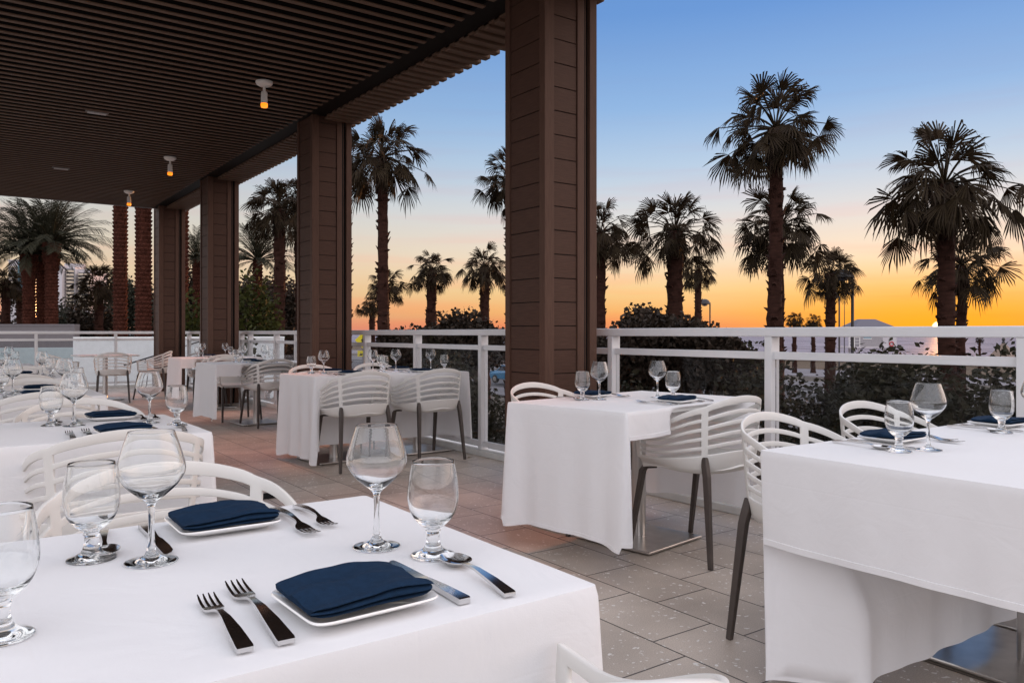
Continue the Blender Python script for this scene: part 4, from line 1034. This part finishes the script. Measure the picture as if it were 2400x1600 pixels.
c2 = car(CARS); c2.location = at(1040, 66, GZ + .14); c2.rotation_euler = (0, 0, R(92)); tag(c2, 'silver parked car glimpsed through the sea grape', 'car', 'cars parked along the road')

# apartment block far left: slab tower with curved stacked balconies
def apartments():
    d = 230; r = empty('apartment_block', at(158, d, GZ), -R(YAW) + R(4)); k = d / FPX
    def X(u): return (u - 158) * k
    def Z(v): return zat(v, d) - GZ
    w = G(); w.box((X(126), 0, 0), (X(146), 12, Z(622))); w.build('stair_tower', APT, r)
    w = G()
    for v in (627, 645, 655, 686, 695, 705): w.box((X(131.3), -.06, Z(v + 3)), (X(133.6), 0, Z(v - 2)))
    w.build('window', GLZ, r)
    G().lathe([(0, Z(613)), (X(163) - X(140), Z(613)), (X(163) - X(140), Z(622)), (0, Z(622))][::-1], 32, (X(142), 9, 0)).build('roof_drum', APT, r, smooth=40)
    G().box((X(146), 2.5, 0), (X(166), 14, Z(623))).build('wing_wall', APT, r)
    G().box((X(166), 4.0, 0), (X(196), 16, Z(628))).build('wing_wall', APT, r)
    for i in range(10):
        zb = Z(632 + i * 8.6 + 4.5); zt = Z(632 + i * 8.6)
        b = G(); n = 10; a0 = [(X(147) + (X(165) - X(147)) * j / n, 2.5 - .5 - 1.1 * math.sin(PI * j / n) ** .7) for j in range(n + 1)]
        vs = [(x, y, z) for z in (zb, zt) for x, y in a0] + [(x, 2.5, z) for z in (zb, zt) for x, y in a0]; m = n + 1; fs = []
        for j in range(n): fs += [(j, j + 1, m + j + 1, m + j), (m + j, m + j + 1, 3 * m + j + 1, 3 * m + j), (2 * m + j, 2 * m + j + 1, j + 1, j)]
        b.add(vs, fs).build('balcony', BALC, r)
        G().box((X(147.5), 2.42, zt + .05), (X(164.5), 2.5, Z(632 + i * 8.6 - 3.6))).build('glazing', GLZ, r)
        b = G(); a0 = [(X(168) + (X(198) - X(168)) * j / n, 4.0 - .4 - 2.2 * math.sin(PI * j / n) ** .8) for j in range(n + 1)]; zb -= .9; zt -= .9
        vs = [(x, y, z) for z in (zb, zt) for x, y in a0] + [(x, 4.0, z) for z in (zb, zt) for x, y in a0]
        b.add(vs, fs).build('balcony', BALC, r)
        G().box((X(168.5), 3.92, zt + .05), (X(195), 4.0, Z(632 + i * 8.6 - 3.6) - .9)).build('glazing', GLZ, r)
    return tag(r, 'pale apartment block with stacked curved balconies beyond the palms', 'building')
apartments()
r = empty('glass_tower', at(38, 300, GZ), -R(YAW)); k = 300 / FPX
def Zt(v): return zat(v, 300) - GZ
G().box((-18 * k, 0, 0), (6 * k, 14, Zt(611))).build('wall', APT, r); G().box((6 * k, -.5, 0), (22 * k, 13, Zt(614))).build('glass_bay', BLUEG, r)
for i in range(9): G().box((-14 * k, -1.6, Zt(624 + i * 9 + 4)), (5 * k, 0, Zt(624 + i * 9))).build('balcony', BALC, r)
G().box((-19 * k, -.6, Zt(611)), (23 * k, 14.5, Zt(609))).build('roof', APT, r)
tag(r, 'pale tower with a blue glass bay behind the date palms', 'building')

# white walls, stairs and parapet beyond the far railing
w = G().box((0, 0, 0), (5.2, .25, 3.95)); w.box((-.0, -.03, 3.95), (5.2, .28, 4.0)); o = w.build('garden_wall', STUC); p = at(172, 19.6, GZ); o.location = p; o.rotation_euler = (0, 0, -R(5)); tag(o, 'white rendered garden wall behind the far railing', 'wall')
h = G(); 
h.tube([(0, 0, 0), (1.9, 0, .62)], .018, 8); 
for t in (.25, .6, .92): h.tube([(1.9 * t, 0, .62 * t), (1.9 * t, .06, .62 * t - .10)], .010, 6)
o = h.build('handrail', BLACK); o.location = at(290, 19.0, .32); o.rotation_euler = (0, 0, -R(5)); tag(o, 'thin dark sloping handrail fixed to the white garden wall', 'handrail')
o = G().box((0, 0, 0), (6.5, .3, 3.7)).build('garden_wall', mat('teal_grey_wall', (.40, .47, .48), .8, var=.06)); o.location = at(-60, 20.6, GZ); o.rotation_euler = (0, 0, -R(12)); tag(o, 'pale teal wall seen through the glass at the left edge', 'wall')
o = G().box((0, 0, 0), (2.6, .3, 4.33)); o.box((0, -.02, 4.33), (2.6, .32, 4.39)); o = o.build('parapet', mat('grey_parapet', (.16, .145, .15), .8, var=.06)); p = at(-10, 26, GZ); o.location = p; o.rotation_euler = (0, 0, -R(YAW)); tag(o, 'low grey parapet just above the far railing at the left edge', 'wall')
sr = empty('stair_railing', (5.3, 13.2, 0), 0)
for y in (0, 1.3, 2.6): G().box((-.03, y - .03, -2.9), (.03, y + .03, 1.0 - y * .42)).build('post', RAIL, sr)
for zz in (1.0, .72): G().tube([(0, -.8, zz + .8 * .42), (0, 2.9, zz - 2.9 * .42)], .035, 4, sq=True).build('rail', RAIL, sr)
tag(sr, 'white sloping stair railing descending beyond the seaward railing', 'railing')

# ------------------------------------------------------------------ camera
cam = bpy.data.cameras.new('camera'); co = bpy.data.objects.new('camera', cam); COL.objects.link(co); sc.camera = co
cam.sensor_width = 36; cam.lens = FPX / 2400 * 36; cam.shift_y = (V0 - 800) / 2400; cam.clip_start = .05; cam.clip_end = 60000
co.location = (0, 0, EYE); co.rotation_euler = (R(90), 0, -R(YAW))

# ------------------------------------------------------------------ light
SAZ = YAW + math.degrees(math.atan((2200 - 1200) / FPX)); SEL = .36
sv = Vector((math.sin(R(SAZ)) * math.cos(R(SEL)), math.cos(R(SAZ)) * math.cos(R(SEL)), math.sin(R(SEL))))
sun = bpy.data.lights.new('sun', 'SUN'); sun.energy = 3.0; sun.angle = R(.5); sun.color = (1.0, .42, .14)
so = bpy.data.objects.new('sun', sun); COL.objects.link(so); so.rotation_euler = (-sv).to_track_quat('-Z', 'Y').to_euler()
w = bpy.data.worlds.new('World'); sc.world = w; w.use_nodes = True; t = NT(w)
out = t.add('ShaderNodeOutputWorld')
sky = t.add('ShaderNodeTexSky'); sky.sky_type = 'NISHITA'; sky.sun_disc = False; sky.sun_elevation = R(1.2); sky.sun_rotation = R(SAZ); sky.dust_density = 1.5; sky.ozone_density = 2.5
b1 = t.add('ShaderNodeBackground'); b1.inputs[1].default_value = .02; t.l.new(sky.outputs[0], b1.inputs[0])
tc = t.add('ShaderNodeTexCoord'); nrm = t.add('ShaderNodeVectorMath', operation='NORMALIZE'); t.l.new(tc.outputs['Generated'], nrm.inputs[0])
sp = t.add('ShaderNodeSeparateXYZ'); t.l.new(nrm.outputs[0], sp.inputs[0])
def ramp(stops):
    rp = t.add('ShaderNodeValToRGB'); e = rp.color_ramp.elements
    e[0].position = stops[0][0]; e[0].color = c4(lin(stops[0][1])); e[1].position = stops[-1][0]; e[1].color = c4(lin(stops[-1][1]))
    for p, c in stops[1:-1]: q = e.new(p); q.color = c4(lin(c))
    t.l.new(sp.outputs['Z'], rp.inputs[0]); return rp
ra = ramp([(0, (238, 140, 112)), (.009, (246, 152, 100)), (.026, (252, 186, 112)), (.052, (252, 212, 148)), (.092, (250, 228, 200)), (.145, (226, 226, 226)), (.20, (190, 213, 236)), (.27, (148, 188, 234)), (.37, (108, 157, 222)), (.55, (90, 142, 214)), (1, (90, 140, 212))])
rb = ramp([(0, (212, 152, 132)), (.03, (234, 184, 146)), (.07, (236, 210, 174)), (.12, (224, 215, 200)), (.17, (204, 211, 216)), (.24, (162, 190, 222)), (.37, (110, 154, 212)), (.55, (90, 140, 210)), (1, (90, 140, 212))])
dt = t.add('ShaderNodeVectorMath', operation='DOT_PRODUCT'); dt.inputs[1].default_value = Vector((sv.x, sv.y, 0)).normalized(); t.l.new(nrm.outputs[0], dt.inputs[0])
fz = t.add('ShaderNodeMapRange', interpolation_type='SMOOTHSTEP'); fz.inputs[1].default_value = .60; fz.inputs[2].default_value = .97; t.l.new(dt.outputs['Value'], fz.inputs[0])
mx = t.add('ShaderNodeMix', data_type='RGBA'); t.l.new(fz.outputs[0], mx.inputs[0]); t.l.new(rb.outputs[0], mx.inputs[6]); t.l.new(ra.outputs[0], mx.inputs[7])
# aureole and disc of the setting sun
d2 = t.add('ShaderNodeVectorMath', operation='DOT_PRODUCT'); d2.inputs[1].default_value = sv; t.l.new(nrm.outputs[0], d2.inputs[0])
gl = t.add('ShaderNodeMapRange'); gl.inputs[1].default_value = math.cos(R(17)); gl.inputs[2].default_value = 1.0; t.l.new(d2.outputs['Value'], gl.inputs[0])
gp = t.add('ShaderNodeMath', operation='POWER'); gp.inputs[1].default_value = 2.0; t.l.new(gl.outputs[0], gp.inputs[0])
lowz = t.add('ShaderNodeMapRange', interpolation_type='SMOOTHSTEP'); lowz.inputs[1].default_value = .10; lowz.inputs[2].default_value = .0; t.l.new(sp.outputs['Z'], lowz.inputs[0])
gm = t.add('ShaderNodeMath', operation='MULTIPLY'); t.l.new(gp.outputs[0], gm.inputs[0]); t.l.new(lowz.outputs[0], gm.inputs[1])
mg = t.add('ShaderNodeMix', data_type='RGBA'); mg.inputs[7].default_value = (1.0, .42, .02, 1); t.l.new(gm.outputs[0], mg.inputs[0]); t.l.new(mx.outputs[2], mg.inputs[6])
ds = t.add('ShaderNodeMapRange', interpolation_type='SMOOTHSTEP'); ds.inputs[1].default_value = math.cos(R(.42)); ds.inputs[2].default_value = math.cos(R(.22)); t.l.new(d2.outputs['Value'], ds.inputs[0])
dsc = t.add('ShaderNodeMix', data_type='RGBA'); dsc.inputs[7].default_value = (6.0, 4.6, 2.2, 1); t.l.new(ds.outputs[0], dsc.inputs[0]); t.l.new(mg.outputs[2], dsc.inputs[6])
cm = t.add('ShaderNodeMapping'); cm.inputs['Scale'].default_value = (2.2, 2.2, 34); t.l.new(nrm.outputs[0], cm.inputs[0])
cn = t.add('ShaderNodeTexNoise', i_Scale=1.6, i_Detail=5.0); t.l.new(cm.outputs[0], cn.inputs['Vector'])
cr = t.add('ShaderNodeMapRange', interpolation_type='SMOOTHSTEP'); cr.inputs[1].default_value = .44; cr.inputs[2].default_value = .66; t.l.new(cn.outputs[0], cr.inputs[0])
cl = t.add('ShaderNodeMapRange', interpolation_type='SMOOTHSTEP'); cl.inputs[1].default_value = .42; cl.inputs[2].default_value = .0; cl.inputs[4].default_value = .5; t.l.new(sp.outputs['Z'], cl.inputs[0])
cf = t.add('ShaderNodeMath', operation='MULTIPLY'); t.l.new(cr.outputs[0], cf.inputs[0]); t.l.new(cl.outputs[0], cf.inputs[1])
cx_ = t.add('ShaderNodeMix', data_type='RGBA', blend_type='MULTIPLY'); cx_.inputs[7].default_value = (1.08, .82, .82, 1); t.l.new(cf.outputs[0], cx_.inputs[0]); t.l.new(dsc.outputs[2], cx_.inputs[6]); dsc = cx_
# out-of-view sky overhead, behind and to both sides boosted as added fill light
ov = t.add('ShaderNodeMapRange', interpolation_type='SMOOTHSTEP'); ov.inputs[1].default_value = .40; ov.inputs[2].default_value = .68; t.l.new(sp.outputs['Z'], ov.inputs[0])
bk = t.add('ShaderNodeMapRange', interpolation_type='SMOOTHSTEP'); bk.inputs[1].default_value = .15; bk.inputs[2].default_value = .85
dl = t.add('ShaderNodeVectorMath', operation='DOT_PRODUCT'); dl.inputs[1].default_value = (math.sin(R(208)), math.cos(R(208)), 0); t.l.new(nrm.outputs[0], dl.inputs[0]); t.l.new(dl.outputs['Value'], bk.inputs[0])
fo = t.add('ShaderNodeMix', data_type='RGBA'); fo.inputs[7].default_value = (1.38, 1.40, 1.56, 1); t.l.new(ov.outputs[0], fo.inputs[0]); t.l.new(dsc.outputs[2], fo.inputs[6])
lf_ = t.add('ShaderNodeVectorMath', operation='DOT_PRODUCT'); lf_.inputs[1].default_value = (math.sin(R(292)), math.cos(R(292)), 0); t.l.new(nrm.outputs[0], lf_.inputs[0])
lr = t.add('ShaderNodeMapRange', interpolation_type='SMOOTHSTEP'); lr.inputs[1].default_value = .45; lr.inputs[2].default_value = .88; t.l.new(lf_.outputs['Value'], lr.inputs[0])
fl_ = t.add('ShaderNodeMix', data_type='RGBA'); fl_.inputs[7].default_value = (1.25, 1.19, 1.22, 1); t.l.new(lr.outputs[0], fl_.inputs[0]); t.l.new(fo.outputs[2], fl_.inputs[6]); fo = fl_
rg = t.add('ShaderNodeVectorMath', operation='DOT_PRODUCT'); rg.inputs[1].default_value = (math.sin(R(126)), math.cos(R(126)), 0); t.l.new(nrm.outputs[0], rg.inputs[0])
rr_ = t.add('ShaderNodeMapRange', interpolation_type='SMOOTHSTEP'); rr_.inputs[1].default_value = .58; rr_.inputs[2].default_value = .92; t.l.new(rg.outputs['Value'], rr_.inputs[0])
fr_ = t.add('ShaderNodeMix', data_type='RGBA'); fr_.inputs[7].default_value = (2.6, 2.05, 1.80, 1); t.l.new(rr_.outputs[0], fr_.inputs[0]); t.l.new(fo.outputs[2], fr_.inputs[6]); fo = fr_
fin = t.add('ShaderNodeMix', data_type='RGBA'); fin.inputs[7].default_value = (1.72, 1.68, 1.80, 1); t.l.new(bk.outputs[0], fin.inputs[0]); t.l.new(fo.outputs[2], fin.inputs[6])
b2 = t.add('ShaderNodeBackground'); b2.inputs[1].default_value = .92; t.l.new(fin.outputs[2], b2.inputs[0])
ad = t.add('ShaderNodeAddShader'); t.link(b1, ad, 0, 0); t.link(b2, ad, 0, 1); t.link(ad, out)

sc.view_settings.view_transform = 'Standard'; sc.view_settings.look = 'None'; sc.view_settings.exposure = 0; sc.view_settings.gamma = 1
sc.render.engine = 'CYCLES'; cy = sc.cycles
cy.max_bounces = 20; cy.transmission_bounces = 20; cy.glossy_bounces = 8; cy.diffuse_bounces = 5; cy.transparent_max_bounces = 12
cy.caustics_refractive = True; cy.caustics_reflective = True; cy.sample_clamp_indirect = 6.0; cy.use_denoising = True
try: cy.denoiser = 'OPENIMAGEDENOISE'
except Exception: pass
cy.use_adaptive_sampling = True; cy.adaptive_threshold = .01
